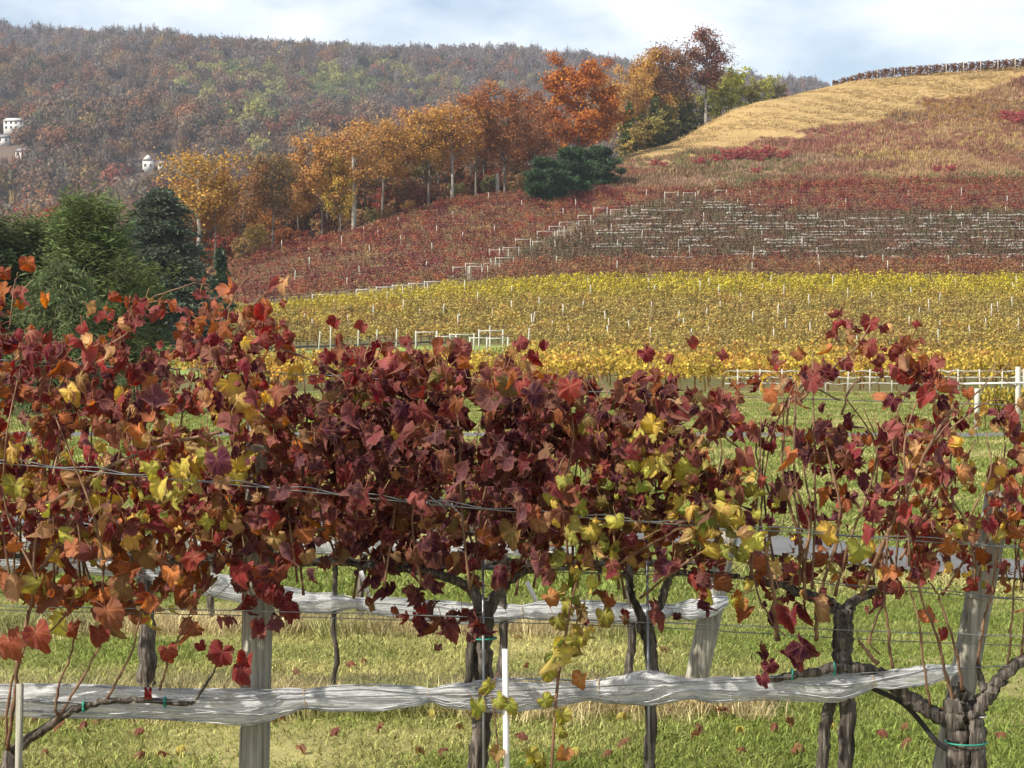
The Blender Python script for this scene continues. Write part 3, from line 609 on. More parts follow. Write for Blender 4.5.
# pale trunks without crowns that catch the sun
for (u, dy, H, r0, lab) in [(353, -6, 12.5, .24, 'pale straight dead trunk at the upper edge of the red vineyard'), (497, -8, 4.3, .30, 'short broken pale trunk left of the evergreen shrubs'), (452, -5, 5.0, .15, 'thin white trunk below the orange crowns'), (705, -4, 5.6, .30, 'pale bare lower trunk of the ivy-clad hilltop tree'), (559, -5, 8, .14, 'thin grey dead trunk left of the bright oak')]:
    Y = float(edge_Y(u)) + dy; x = (u - 512) / F * Y; z = float(gz(x, Y)); mb = MB()
    tube(mb, smooth_path([(0, 0, -.6), (.1, 0, H * .5), (0, .1, H)], 5), [r0 * 1.1, r0, r0 * .75], 7, .05)
    o = mb.build('dead_trunk', M_PALEBARK, None, True); o.location = (x, Y, z); tag(o, lab, 'tree trunk')
# fallen logs at the left end of the mown field
for k, (u, py, L, a) in enumerate([(637, 148, 5, .25), (643, 144, 4.2, -.15), (650, 140, 3.5, .4)]):
    p = hit(u, py, 380); mb = MB(); d = np.array([math.cos(a), math.sin(a), .18]) * L
    tube(mb, [(-d / 2) + [0, 0, .3], [0, 0, .4], d / 2 + [0, 0, .45]], [.28, .26, .18], 7, .05); o = mb.build('fallen_log', M_PALEBARK, None, True); o.location = tuple(p)
    tag(o, ['grey log, lowest of three at the left tip of the mown field', 'grey log between the other two at the mown field tip', 'uppermost grey log at the mown field tip'][k], 'log', 'logs at the mown field tip')

# ------------------------------------------------------------------ conifers
M_CONBARK = ramp_noise_mat('conifer_bark', [(0.06, 0.045, 0.035), (0.14, 0.10, 0.075)], 3, .95)
def conifer(seed, H, Rb, nb, per, leaf, droop, top=.0, base=.02, profile=1.0, layered=False, asp=3.2, spread=.16, clumpy=0):
    r_ = np.random.default_rng(seed); tr, lf = MB(), MB()
    tube(tr, smooth_path([(0, 0, -.8), (r_.normal(0, .05), 0, H * .5), (0, 0, H * .98)], 5), [.02 * H, .012 * H, .002 * H], 7, .05)
    for i in range(nb):
        f = base + (1 - base) * ((i + r_.random()) / nb) ** .9
        if layered: f = round(f * 17) / 17 * .94 + r_.normal(0, .014) + .03
        h = f * H; L = Rb * (max(1 - f, .0) ** profile) * (r_.uniform(.6, 1.15) if layered else r_.uniform(.35, 1.25) * (1 + .28 * math.sin(f * 19 + seed) )) + .04 * Rb; a = r_.uniform(0, 6.28); d = np.array([np.cos(a), np.sin(a), 0]); L = L * (1 + .22 * math.sin(2 * a + seed * 1.7) + .15 * math.sin(3 * a + f * 6))
        P = smooth_path([(0, 0, h), d * L * .5 + [0, 0, h + (.10 - droop * .3) * L], d * L + [0, 0, h - droop * L]], 4)
        tube(tr, P, np.linspace(.004 * H, .0008 * H, len(P)), 3, 0, cap=False)
        n = int(per * (.35 + L / Rb)); s = r_.uniform(.15, 1, n) ** .7; k = s * (len(P) - 1); c = np.stack([np.interp(k, np.arange(len(P)), P[:, j]) for j in range(3)], 1)
        side = np.cross(d, [0, 0, 1]); wd = r_.normal(0, 1, n) * spread * L * (1.1 - s * .6)
        c = c + side * wd[:, None] + r_.normal(0, .02 * H if not layered else .012 * H, (n, 3)) * [1, 1, .8]
        sv = np.ones(n)
        if clumpy:
            q0 = r_.integers(0, n, clumpy); w_ = r_.integers(0, clumpy, n); c = c[q0][w_] + r_.normal(0, .035 * H, (n, 3)) * [1, 1, .8] + (d * .02 * H)[None]; sv = r_.uniform(.6, 1.35, clumpy)[w_]
        ax = d[None] * r_.uniform(.3, 1, (n, 1)) + side * np.sign(wd)[:, None] * .6 + [0, 0, -droop * 1.2] + r_.normal(0, .35, (n, 3)) + [0, 0, .15]
        cards(lf, c, leaf * r_.uniform(.6, 1.3, n), np.clip(r_.uniform(.6, 1.25, n) * r_.uniform(.75, 1.25) * sv, .35, 1.7), asp, ax, r_)
    return tr, lf
def plant_conifer(loc, col, label, args, name='evergreen_tree', cat='tree', group=None, kw={}):
    t = thing(name, label, cat, tuple(loc), group); tr, lf = conifer(*args, **kw); tr.build('trunk', M_CONBARK, t); c = lf.build('crown', M_OBJ, t); c.color = (*col, 1); return t
def cone_at(u, top, Y, Rb, col, label, seed, **k):
    x = (u - 512) / F * Y; z = float(gz(x, Y)); H = at(u, top, Y)[2] - z
    return plant_conifer((x, Y, z), col, label, (seed, H, Rb, k.pop('nb', 260), k.pop('per', 95), k.pop('leaf', .16), k.pop('droop', .35)), kw=k)
cone_at(90, 202, 96, 3.2, (0.105, 0.14, 0.042), 'tall bushy dark green evergreen with drooping sprays behind the left vines', 21, profile=.42, spread=.42, nb=150, per=230, leaf=.07, asp=5.5, droop=.05, base=.0, clumpy=5)
cone_at(32, 222, 100, 2.4, (0.115, 0.145, 0.052), 'narrower yellowish-green evergreen left of the tall bushy one', 22, profile=.45, spread=.42, leaf=.07, asp=5.5, droop=.12, nb=125, per=210, clumpy=5)
cone_at(-16, 224, 98, 2.4, (0.06, 0.085, 0.032), 'dark evergreen cut by the left picture edge', 23, profile=.45, spread=.42, leaf=.07, asp=5.5, droop=.12, nb=125, per=210, clumpy=5)
cone_at(60, 268, 88, 2.6, (0.115, 0.145, 0.055), 'shorter light green evergreen in front of the two tall ones', 24, profile=.4, spread=.4, droop=.5, leaf=.065, asp=6.5, nb=120, per=200, clumpy=5)
cone_at(130, 262, 102, 2.6, (0.07, 0.095, 0.035), 'low dark evergreen between the bushy one and the flat-branched pine', 25, profile=.45, spread=.42, leaf=.07, asp=5.5, droop=.12, nb=125, per=210, clumpy=5)
cone_at(160, 188, 210, 6.4, (0.085, 0.105, 0.065), 'blue-green pine with flat layered branches beside the yellow tree', 26, profile=.55, layered=True, leaf=.19, nb=170, per=210, droop=.12, asp=3.0, spread=.42)
cone_at(140, 215, 214, 4.5, (0.05, 0.075, 0.04), 'smaller pine half hidden left of the layered pine', 27, profile=.6, layered=True, leaf=.19, nb=120, per=180, droop=.12, asp=3.0, spread=.42)
cone_at(221, 250, 250, 2.0, (0.04, 0.07, 0.028), 'small dark young fir below the rust-brown trees', 28, nb=120, per=60, leaf=.25, droop=.2)
cone_at(655, 98, 442, 2.6, (0.17, 0.19, 0.07), 'slim pale green conifer in the hilltop grove', 29, nb=110, per=50, leaf=.36, droop=.15)
cone_at(667, 106, 444, 2.8, (0.15, 0.15, 0.07), 'dark slim conifer right of the pale green one', 30, nb=110, per=50, leaf=.36, droop=.15)
cone_at(629, 104, 438, 2.0, (0.12, 0.15, 0.05), 'dark narrow conifer behind the bright oak', 31, nb=90, per=45, leaf=.36, droop=.15)
cone_at(684, 108, 452, 3.0, (0.15, 0.16, 0.065), 'dark conifer left of the pale hilltop trunk', 32, nb=110, per=50, leaf=.36, droop=.15)
for k, (u, by, top, w, lab) in enumerate([(545, 209, 166, 5.0, 'dark evergreen shrub, left one of the three below the bright oak'), (572, 202, 154, 5.0, 'dark evergreen shrub, middle and tallest of the three below the oak'), (598, 191, 152, 4.2, 'dark evergreen shrub, right one of the three below the oak')]):
    p = hit(u, by - 3, 300); H = (at(u, top, p[1])[2] - p[2]) * 1.08
    plant_conifer(p, (0.07, 0.115, 0.05), lab, (40 + k, H, w * .62, 130, 210, .22, -.25), 'evergreen_shrub', 'shrub', 'evergreen shrubs below the oak', dict(profile=.30, asp=3.4, spread=.4, clumpy=7))
# reddish trees in the hollow behind the evergreens
for (u, top, Y, key, col, lab) in [(18, 205, 300, 'round', (0.27, 0.14, 0.08), 'dull tan-rust tree in the hollow at the far left'), (48, 200, 330, 'round', (0.29, 0.07, 0.05), 'deep red tree in the hollow left of the bushy evergreen'), (60, 212, 300, 'round', (0.42, 0.13, 0.05), 'small orange-red tree in front of the deep red one'), (120, 205, 340, 'thin', (0.24, 0.13, 0.09), 'brownish bare tree left of the layered pine'), (134, 192, 380, 'thin', (0.25, 0.15, 0.11), 'pinkish-grey bare tree behind the layered pine'), (178, 225, 310, 'round', (0.30, 0.08, 0.05), 'red bushy tree at the foot of the tall yellow tree')]:
    x = (u - 512) / F * Y; z = float(gz(x, Y)); plant_tree(key, (x, Y, z), at(u, top, Y)[2] - z, col, lab, 'trees in the hollow')

# ------------------------------------------------------------------ vineyards on the slope
def vine_proto(k, n, L=1.7, lo=.72, hi=1.75, wd=.17, leaf=.2, bare=False, mat=M_INST):
    r_ = np.random.default_rng(300 + k); mb = MB()
    c = np.stack([r_.uniform(-L / 2, L / 2, n), r_.normal(0, wd * .6, n), lo + (hi - lo) * r_.beta(1.6, 1.5, n) + r_.normal(0, .06, n)], 1)
    w = (vnoise(c[:, 0] * 10 + k * 50, c[:, 2] * 10, 4, k) - .5) * .6
    cards(mb, c, r_.uniform(.6, 1.35, n) * leaf, np.clip(r_.uniform(.65, 1.3, n) + w, .4, 1.6), r_=r_)
    stems = [([(0, 0, -.3), (r_.normal(0, .04), 0, .4), (r_.normal(0, .06), 0, .75)], .045)]
    stems += [([(0, 0, .72), (s * L * .25, 0, .8), (s * L * .5, 0, .8)], .03) for s in (-1, 1)]
    if bare: stems += [([(x_, 0, .8), (x_ + r_.normal(0, .1), r_.normal(0, .08), 1.2), (x_ + r_.normal(0, .2), r_.normal(0, .15), r_.uniform(1.4, 1.9))], .014) for x_ in r_.uniform(-L / 2, L / 2, 14)]
    for P, r0 in (stems if mat is M_INST else stems[:1]): tube(mb, P, r0, 4, 0, cap=False, var=np.full(12, .30))
    return mb
pv = [vine_proto(k, 105).build('vine_shape', M_INST, False) for k in range(5)]
pvb = [vine_proto(20 + k, 62, bare=True, leaf=.17).build('bare_vine_shape', M_INST, False) for k in range(4)]
def row_points(Ya, Yb, sp, step, u0, u1, fy=None):
    out = []
    Y = Ya
    while Y < Yb:
        xa, xb = (u0 - 512) / F * Y, (u1 - 512) / F * Y; xs = np.arange(xa, xb, step) + rng.uniform(0, step)
        yy = np.full_like(xs, Y) + 0.004 * xs * 0
        out.append(np.stack([xs + rng.normal(0, .1, len(xs)), yy + rng.normal(0, .06, len(xs)), gz(xs, yy)], 1)); Y += sp
    return out
YC = np.array([(0.53, 0.38, 0.065), (0.47, 0.35, 0.075), (0.42, 0.32, 0.06), (0.52, 0.29, 0.06), (0.36, 0.25, 0.08)])
RC = np.array([(0.32, 0.055, 0.04), (0.25, 0.05, 0.042), (0.38, 0.125, 0.055), (0.28, 0.10, 0.055), (0.20, 0.032, 0.04), (0.34, 0.20, 0.085)])
# nearest yellow rows: every vine an object of its own
near_rows = row_points(119, 139, 3.1, 1.9, 250, 1075)
yv = [vine_proto(60 + k, 210, L=2.0, leaf=.20, wd=.22, mat=M_OBJ).build('grapevine', M_OBJ, False) for k in range(5)]
cnt = 0
for ri, P in enumerate(near_rows):
    for p in P:
        if cnt >= 265: break
        o = yv[cnt % 5].copy(); C.objects.link(o); o.location = tuple(p); o.rotation_euler[2] = random.choice([0, math.pi]); s = random.uniform(.88, 1.1); o.scale = (s, s, s)
        c = YC[random.choice([0, 0, 1, 3, 3, 2])] * random.uniform(.8, 1.15); o.color = (*c, 1); cnt += 1
        tag(o, 'golden yellow grapevine in the nearest rows of the yellow vineyard', 'grapevine', 'grapevines in the nearest yellow rows')
def block(name, rows, cols, pr, label, keep=None, colf=None, sc=(.85, 1.12)):
    P = np.concatenate(rows)
    if keep is not None: P = P[keep(P)]
    n = len(P); c = cols[rng.integers(0, len(cols), n)] * rng.uniform(.75, 1.2, (n, 1))
    if colf is not None: c = colf(P, c)
    s = rng.uniform(*sc, n)
    return scatter(name, P, np.stack([s, s, s * rng.uniform(.9, 1.1, n)], 1), rng.choice([0, math.pi], n) + rng.normal(0, .05, n), rng.integers(0, len(pr), n), c, pr, label, 'vineyard')
def ycol(P, c):
    d = P[:, 1]; b = np.clip((d - 236) / 20, 0, 1)[:, None]; a = np.clip((178 - d) / 10, 0, 1)[:, None]
    dull = np.clip(1 - b - a, 0, 1) * (0.30 + .5 * vnoise(P[:, 0], P[:, 1], 16, 30)[:, None])
    c = c * (1 - b) + (np.array([0.50, 0.40, 0.04]) * rng.uniform(.85, 1.15, (len(P), 1))) * b
    return c * (1 - dull * .8) + np.array([0.36, 0.27, 0.095]) * dull * .8
lane_ok = lambda P: ~((P[:, 1] > np.where(ux(P[:, 0], P[:, 1]) < 512, 151, 175)) & (P[:, 1] < np.where(ux(P[:, 0], P[:, 1]) < 512, 198, 188))) & (P[:, 1] < yellow_end(ux(P[:, 0], P[:, 1])) - 1.5)
block('yellow_vineyard', row_points(139.5, 175, 3.1, 1.7, 150, 1120) + row_points(188.5, 270, 3.0, 1.6, 230, 1120), YC, pv, 'rows of yellow and gold grapevines rising behind the nearest yellow rows', lane_ok, ycol)
LANE = ([270, 290, 310, 325, 340, 350, 356, 362, 372], [452, 500, 545, 575, 620, 665, 700, 735, 745])      # the grass lane climbing between the red blocks
def lane_u(Y): return np.interp(Y, *LANE)
bare_zone = lambda P: (ux(P[:, 0], P[:, 1]) > lane_u(P[:, 1]) - 4) & (P[:, 1] > 289) & (P[:, 1] < np.interp(ux(P[:, 0], P[:, 1]), [560, 700, 760, 1024], [330, 353, 338, 338]))
redrows = row_points(272, 373, 2.9, 1.6, 130, 1130)
def redok(P):
    u = ux(P[:, 0], P[:, 1]); L = lane_u(P[:, 1])
    return (P[:, 1] > yellow_end(u) + 1.5) & (P[:, 1] < redtop(u)) & (np.abs(u - L) > 7) & (P[:, 1] < edge_Y(u) - 8)
def rcol(P, c):
    u = ux(P[:, 0], P[:, 1]); v = vnoise(P[:, 0], P[:, 1], 12, 31)[:, None]
    low = np.clip(1 - np.abs(P[:, 1] - 276) / 14, 0, 1)[:, None] * (u > 480)[:, None]; c = c * (1 - .55 * low) + np.array([0.30, 0.17, 0.06]) * .55 * low
    c = c * (1 - .35 * v) + np.array([0.24, 0.14, 0.085]) * .35 * v
    hot = (np.clip((P[:, 1] - 350) / 12, 0, 1) * (u < 620) + np.clip((P[:, 1] - 340) / 12, 0, 1) * (u > 740) * .5)[:, None]
    return c * (1 - .5 * hot) + np.array([0.30, 0.06, 0.045]) * .5 * hot
block('red_vineyard', redrows, RC, pv, 'rows of rusty red grapevines on the slope above the yellow rows', lambda P: redok(P) & ~bare_zone(P), rcol)
block('bare_vineyard', redrows, np.array([(0.20, 0.10, 0.06), (0.26, 0.12, 0.07), (0.17, 0.12, 0.07), (0.15, 0.13, 0.06)]), pvb, 'nearly bare brown grapevines in the netted rows right of the grass lane', lambda P: redok(P) & bare_zone(P), None)

# posts
def post_mesh(h, r0, name='vineyard_post'):
    mb = MB(); tube(mb, [(0, 0, -.4), (0, 0, h * .5), (0, 0, h)], [r0, r0, r0 * .95], 6, .03); return mb.build(name, M_POST, False)
pm = [post_mesh(2.0, .055), post_mesh(2.25, .06), post_mesh(1.85, .055)]
def put_post(x, y, label, group, k=0, s=1.0, tilt=.04):
    o = pm[k].copy(); C.objects.link(o); o.location = (x, y, float(gz(x, y))); o.rotation_euler = (random.gauss(0, tilt), random.gauss(0, tilt), random.uniform(0, 3)); o.scale = (s, s, 1); return tag(o, label, 'post', group)
cnt = 0
for Y in np.arange(191.5, 262, 6.0):
    xs = np.arange((265 - 512) / F * Y, (1060 - 512) / F * Y, 7.2) + random.uniform(0, 7)
    for x in xs:
        if random.random() < .72: put_post(x, Y + .25 * random.choice([-1, 1]) - .1, 'pale thin trellis post in the yellow rows', 'trellis posts in the yellow rows', random.choice([0, 1, 2])); cnt += 1
for Y in np.arange(276, 362, 8.7):
    xs = np.arange((270 - 512) / F * Y, (1050 - 512) / F * Y, 8.5) + random.uniform(0, 8)
    for x in xs:
        u = ux(x, Y)
        if Y < redtop(u) - 2 and Y < edge_Y(u) - 12 and random.random() < .62: put_post(x, Y - .2, 'pale thin trellis post in the red rows', 'trellis posts in the red rows', random.choice([0, 1, 2])); cnt += 1
# row-end braces: two posts and a rail
def brace(p, w, h, ang, label, group, rad=.075):
    mb = MB()
    for s in (-1, 1): tube(mb, [(s * w / 2, 0, -.5), (s * w / 2, 0, h * .5), (s * w / 2, 0, h)], [rad, rad, rad], 7, .03)
    tube(mb, [(-w / 2, 0, h * .93), (0, 0, h * .94), (w / 2, 0, h * .93)], [rad * .8] * 3, 6, .03)
    o = mb.build('row_end_brace', M_POST, None); o.location = tuple(p); o.rotation_euler[2] = ang; return tag(o, label, 'trellis brace', group)
for i, (u0, u1, py, h) in enumerate([(416, 437, 352, 2.0), (436, 456, 354, 1.75), (450, 474, 353, 1.8), (470, 490, 356, 1.7), (479, 503, 351, 2.05), (487, 508, 357, 1.7)]):
    Y = [188, 184, 187, 182, 189, 181][i]; x0_, x1_ = (u0 - 512) / F * Y, (u1 - 512) / F * Y; xm = (x0_ + x1_) / 2
    brace((xm, Y, float(gz(xm, Y))), x1_ - x0_, h, 0, 'pale wooden H-brace in the cluster of row ends by the green lane', 'row-end braces by the green lane')
for i, u in enumerate([358, 376, 396, 318, 528]):
    Y = 187.5; x = (u - 512) / F * Y; put_post(x, Y, 'pale post at the lower edge of the yellow rows by the green lane', 'posts by the green lane', 1)
ly = np.linspace(272, 358, 17)
for i, Y in enumerate(ly):
    for sgn in (-1, 1):
        u = lane_u(Y) + sgn * 9; x = (u - 512) / F * Y
        if random.random() < .52: brace((x, Y, float(gz(x, Y))), random.uniform(1.8, 2.6), random.uniform(1.5, 2.1), random.gauss(0, .05), 'pale row-end brace beside the grass lane climbing through the red vines', 'row-end braces along the climbing lane', .055)
for i, u in enumerate([322, 366, 386, 402, 418, 434]):
    Y = float(yellow_end(u)) + 1; x = (u - 512) / F * Y; brace((x, Y, float(gz(x, Y))), 2.3, 1.5, 0, 'low pale row-end brace where the yellow rows meet the red slope', 'row-end braces below the red slope', .07)
xs = (np.linspace(268, 455, 40) - 512) / F * 198.6; mb = MB(); tube(mb, np.stack([xs, np.full(40, 198.6), gz(xs, np.full(40, 198.6)) + .42 + .04 * np.sin(np.arange(40))], 1), [.09] * 40, 5)
tag(mb.build('drip_hose', M_RUB, None, True), 'black hose along the first yellow row above the green lane', 'drip hose')
# rolled nets on the bare rows
M_FARNET = ramp_noise_mat('far_net_roll', [(0.22, 0.20, 0.16), (0.55, 0.52, 0.45)], .7, .8)
rn = random.Random(3); cnt = 0
for P in redrows:
    Y = float(np.median(P[:, 1]))
    if not (291 < Y < 352): continue
    u = max(lane_u(Y) + 14, 585 + 40 * rn.random())
    umax = 1060 if Y < 338 else 770
    while u < umax:
        L = rn.uniform(10, 60)
        if rn.random() < (.7 if 303 < Y < 340 else .3):
            u1 = min(u + L, umax); xs = np.linspace((u - 512) / F * Y, (u1 - 512) / F * Y, 12); zz = gz(xs, np.full(12, Y)) + .62
            mb = MB(); tube(mb, np.stack([xs, np.full(12, Y - .3), zz + np.array([rn.gauss(0, .04) for _ in range(12)])], 1), [.10 + abs(rn.gauss(0, .06)) for _ in range(12)], 6, .1)
            o = mb.build('rolled_net', M_FARNET, None, True); tag(o, 'off-white roll of netting along a bare row of the red slope', 'bird netting', 'net rolls on the bare rows'); cnt += 1
        u += L + rn.uniform(3, 30)
# hilltop row
hv = [vine_proto(80 + k, 300, L=2.5, lo=.12, hi=2.1, wd=.4, leaf=.34, mat=M_OBJ).build('grapevine', M_OBJ, False) for k in range(3)]
hpm = post_mesh(2.35, .11)
for i, u in enumerate(np.arange(838, 1072, 8.6)):
    Y = float(np.interp(u, [838, 870, 940, 1072], [486, 481, 477, 476])); x = (u - 512) / F * Y; o = hv[i % 3].copy(); C.objects.link(o); o.location = (x, Y, float(gz(x, Y))); o.rotation_euler[2] = -.12
    o.color = (*(np.array((0.19, 0.09, 0.05)) * random.uniform(.8, 1.3)), 1); tag(o, 'dark brown-red grapevine in the row along the hill crest', 'grapevine', 'grapevines along the hill crest')
    if i % 2 == 0:
        o = hpm.copy(); C.objects.link(o); o.location = (x + .9, Y - .55, float(gz(x, Y - .55))); tag(o, 'pale post of the vine row along the hill crest', 'post', 'posts along the hill crest')

# the nearest yellow row has netting on rails and posts, and a row end stands beyond the road
for k, (zz, rad, lab) in enumerate([(.55, .05, 'lowest pale net roll along the nearest yellow row'), (.86, .045, 'middle pale net roll along the nearest yellow row'), (1.2, .04, 'upper pale net roll along the nearest yellow row')]):
    xs = np.linspace((725 - 512) / F * 116.5, (1080 - 512) / F * 116.5, 60); mb = MB()
    tube(mb, np.stack([xs, np.full(60, 116.5), gz(xs, np.full(60, 116.5)) + zz + rng.normal(0, .03, 60)], 1), np.clip(rad + rng.normal(0, .015, 60), .02, 1), 6, .05); tag(mb.build('rolled_net', M_FARNET, None, True), lab, 'bird netting', 'net rolls on the nearest yellow row')
for u in list(range(738, 1070, 22)):
    x = (u - 512) / F * 116.2; o = put_post(x, 116.2, 'pale post of the nearest yellow row', 'posts of the nearest yellow row', 2, .8, .02); o.scale[2] = .72
for k, (u, h, r0, lab) in enumerate([(977, 1.40, .085, 'thick pale post, left one of the pair at the short yellow row beyond the road'), (1018, 2.1, .09, 'thick pale post, right one of the pair at the short yellow row beyond the road')]):
    Y = 71; x = (u - 512) / F * Y; mb = MB(); tube(mb, [(0, 0, -.4), (0, 0, h * .5), (0, 0, h)], [r0, r0, r0], 8, .03); o = mb.build('end_post', M_POST, None); o.location = (x, Y, float(gz(x, Y))); tag(o, lab, 'post')
for u in (985, 1001, 1016, 1034, 1058):
    Y = 71.6; x = (u - 512) / F * Y; o = yv[u % 5].copy(); C.objects.link(o); o.location = (x, Y, float(gz(x, Y)) - .1); o.scale = (.5, .8, .85); o.color = (0.46, 0.36, 0.06, 1); tag(o, 'yellow grapevine of the short row beyond the road', 'grapevine', 'grapevines beyond the road')
mb = MB(); p0, p1 = (963 - 512) / F * 71, (1080 - 512) / F * 71
tube(mb, [(p0, 70.9, 1.05), ((p0 + p1) / 2, 70.9, 1.08), (p1, 70.9, 1.05)], [.03] * 3, 5); tag(mb.build('trellis_rail', M_PVC, None), 'thin pale rail on the two thick posts beyond the road', 'rail')
# roads
def strip(name, pts, mat, w):
    mb = MB(); L = np.array(smooth_path(pts, 24)); d = np.gradient(L, axis=0)[:, :2]; d /= np.linalg.norm(d, axis=1)[:, None]; nrm = np.stack([-d[:, 1], d[:, 0]], 1)
    k = 7; off = np.linspace(-w / 2, w / 2, k); X = L[:, None, 0] + nrm[:, None, 0] * off; Yv = L[:, None, 1] + nrm[:, None, 1] * off
    Z = gz(X, Yv) + .05; i = np.arange(len(L) * k).reshape(len(L), k); mb.add(np.stack([X, Yv, Z], -1), np.stack([i[:-1, :-1], i[:-1, 1:], i[1:, 1:], i[1:, :-1]], -1).reshape(-1, 4))
    return tag(mb.build(name, mat, None, True), kind='structure')
strip('road', [(-40, 68, 0), (-10, 66.5, 0), (10, 66, 0), (16, 66, 0), (40, 70, 0)], M_ASPH, 3.6)
strip('driveway', [(-14, 25, 0), (-3, 22.5, 0), (1.4, 20.6, 0), (3.4, 17.3, 0), (5.2, 15.6, 0), (9, 13.6, 0)], M_ASPH, 1.4)

# ------------------------------------------------------------------ meadow and mown field cover
def blades(k, n, h, w, spread, lean=.3, r0=None):
    r_ = np.random.default_rng(500 + k); mb = MB(); b = np.stack([r_.normal(0, spread, n), r_.normal(0, spread, n), np.zeros(n) - .02], 1)
    hh = h * r_.uniform(.5, 1.15, n); l_ = r_.normal(0, lean, (n, 2)); a = r_.uniform(0, 6.28, n); s = np.stack([np.cos(a), np.sin(a), 0 * a], 1) * (w * .5 * r_.uniform(.6, 1.3, n))[:, None]
    m = b + np.stack([l_[:, 0] * hh * .35, l_[:, 1] * hh * .35, hh * .6], 1); t = b + np.stack([l_[:, 0] * hh, l_[:, 1] * hh, hh * (1 - .25 * np.abs(l_).sum(1).clip(0, 1.5))], 1)
    v = np.stack([b - s, b + s, m + s * .8, m - s * .8, t], 1).reshape(-1, 3); i = np.arange(n)[:, None] * 5
    mb.add(v, [np.concatenate([i + 0, i + 1, i + 2, i + 3], 1), np.concatenate([i + 3, i + 2, i + 4], 1)], var=np.repeat(r_.uniform(.5, 1.45, n), 5))
    return mb.build('blade_shape', M_BLADE, False)
wp = [blades(k, 26, .95, .09, .28, .28) for k in range(4)]
N = 30000; u0 = rng.uniform(430, 1110, N); Y0 = rng.uniform(350, 476, N); x0 = (u0 - 512) / F * Y0
u_, gold_, mead_ = zone(x0, Y0); k_ = mead_ & (Y0 < edge_Y(u0) - 4); x0, Y0, u0 = x0[k_], Y0[k_], u0[k_]; n = len(x0); z0 = gz(x0, Y0); py0 = py_of(x0, Y0, z0)
mc = np.array([(0.36, 0.205, 0.115), (0.41, 0.26, 0.135), (0.31, 0.15, 0.095), (0.28, 0.175, 0.10), (0.37, 0.23, 0.15)])
v1, v2, v3 = vnoise(x0, Y0, 11, 41), vnoise(x0, Y0, 6, 42), vnoise(x0, Y0, 22, 43)
c = mc[np.clip((v1 * 5).astype(int), 0, 4)] * rng.uniform(.75, 1.25, (n, 1))
pk = np.exp(-((u0 - 830) / 110) ** 2 - ((py0 - 140) / 10) ** 2) + np.exp(-((u0 - 615) / 30) ** 2 - ((py0 - 168) / 10) ** 2); m_ = rng.random(n) < pk * .6; c[m_] = np.array((0.30, 0.11, 0.09)) * rng.uniform(.8, 1.3, (m_.sum(), 1))
yl = np.exp(-((u0 - 895) / 45) ** 2 - ((py0 - 158) / 6) ** 2) + .6 * np.exp(-((u0 - 985) / 40) ** 2 - ((py0 - 142) / 12) ** 2); m_ = rng.random(n) < yl * .7; c[m_] = np.array((0.48, 0.34, 0.13)) * rng.uniform(.8, 1.2, (m_.sum(), 1))
gn = np.exp(-((py0 - 183) / 5) ** 2) * (u0 > 860) * .55 + (v3 > .72) * .35 + np.exp(-((u0 - 740) / 26) ** 2 - ((py0 - 182) / 7) ** 2) * .6; m_ = rng.random(n) < gn; c[m_] = np.array((0.20, 0.19, 0.075)) * rng.uniform(.75, 1.2, (m_.sum(), 1))
ora = np.exp(-((u0 - 960) / 90) ** 2 - ((py0 - 112) / 14) ** 2); m_ = rng.random(n) < ora * .6; c[m_] = np.array((0.37, 0.20, 0.07)) * rng.uniform(.8, 1.2, (m_.sum(), 1))
scatter('meadow_weeds', np.stack([x0, Y0, z0], 1), rng.uniform(.7, 1.35, n) * (.6 + .7 * v2), rng.uniform(0, 6.28, n), rng.integers(0, 4, n), c, wp, 'tall brown autumn weeds over the slope above the red vines', 'meadow')
gp = [blades(10 + k, 24, .26, .08, .4, 1.1) for k in range(4)]
N = 16000; u0 = rng.uniform(560, 1110, N); Y0 = rng.uniform(384, 484, N); x0 = (u0 - 512) / F * Y0; u_, gold_, mead_ = zone(x0, Y0); x0, Y0, u0 = x0[gold_], Y0[gold_], u0[gold_]; n = len(x0)
sw = np.sin((x0 * .42 + Y0 * .55 + 6 * vnoise(x0, Y0, 18, 44)) * 1.0) * .5 + .5
c = np.array((0.32, 0.205, 0.09)) * (1 - sw[:, None]) + np.array((0.52, 0.38, 0.19)) * sw[:, None]; c = c * rng.uniform(.8, 1.15, (n, 1)); m_ = rng.random(n) < .06; c[m_] = (0.27, 0.23, 0.08)
scatter('mown_grass', np.stack([x0, Y0, gz(x0, Y0)], 1), rng.uniform(.7, 1.2, n) * (.55 + .9 * sw), rng.uniform(0, 6.28, n), rng.integers(0, 4, n), c, gp, 'golden mown hay grass on the upper hill', 'grass')
# crimson sumac clumps
sm = [(700, 168, 3.2), (716, 166, 3.5), (728, 162, 3.8), (742, 161, 4.2), (757, 163, 4.2), (770, 160, 4.0), (784, 161, 3.2), (654, 167, 2.2), (664, 170, 2.4), (1006, 122, 3.8), (1018, 126, 5.0), (1030, 128, 4.6), (938, 174, 2.6), (950, 175, 2.9), (756, 176, 2.4)]
for i, (u, py, H) in enumerate(sm):
    p = hit(u, py, 300); x, Y = p[0], p[1]
    cl = 'in the long clump above the red vines' if u < 800 and 690 < u else ('in the small patch right of the evergreen shrubs' if u < 690 else ('in the clump at the right edge of the hill' if py < 150 else 'in the low clump on the right of the meadow'))
    plant_tree('shrub', p, H * .62, (0.42, 0.085, 0.09), 'crimson sumac bush ' + cl, 'sumac bushes ' + cl, 'sumac_bush', 1.25, 'bush')

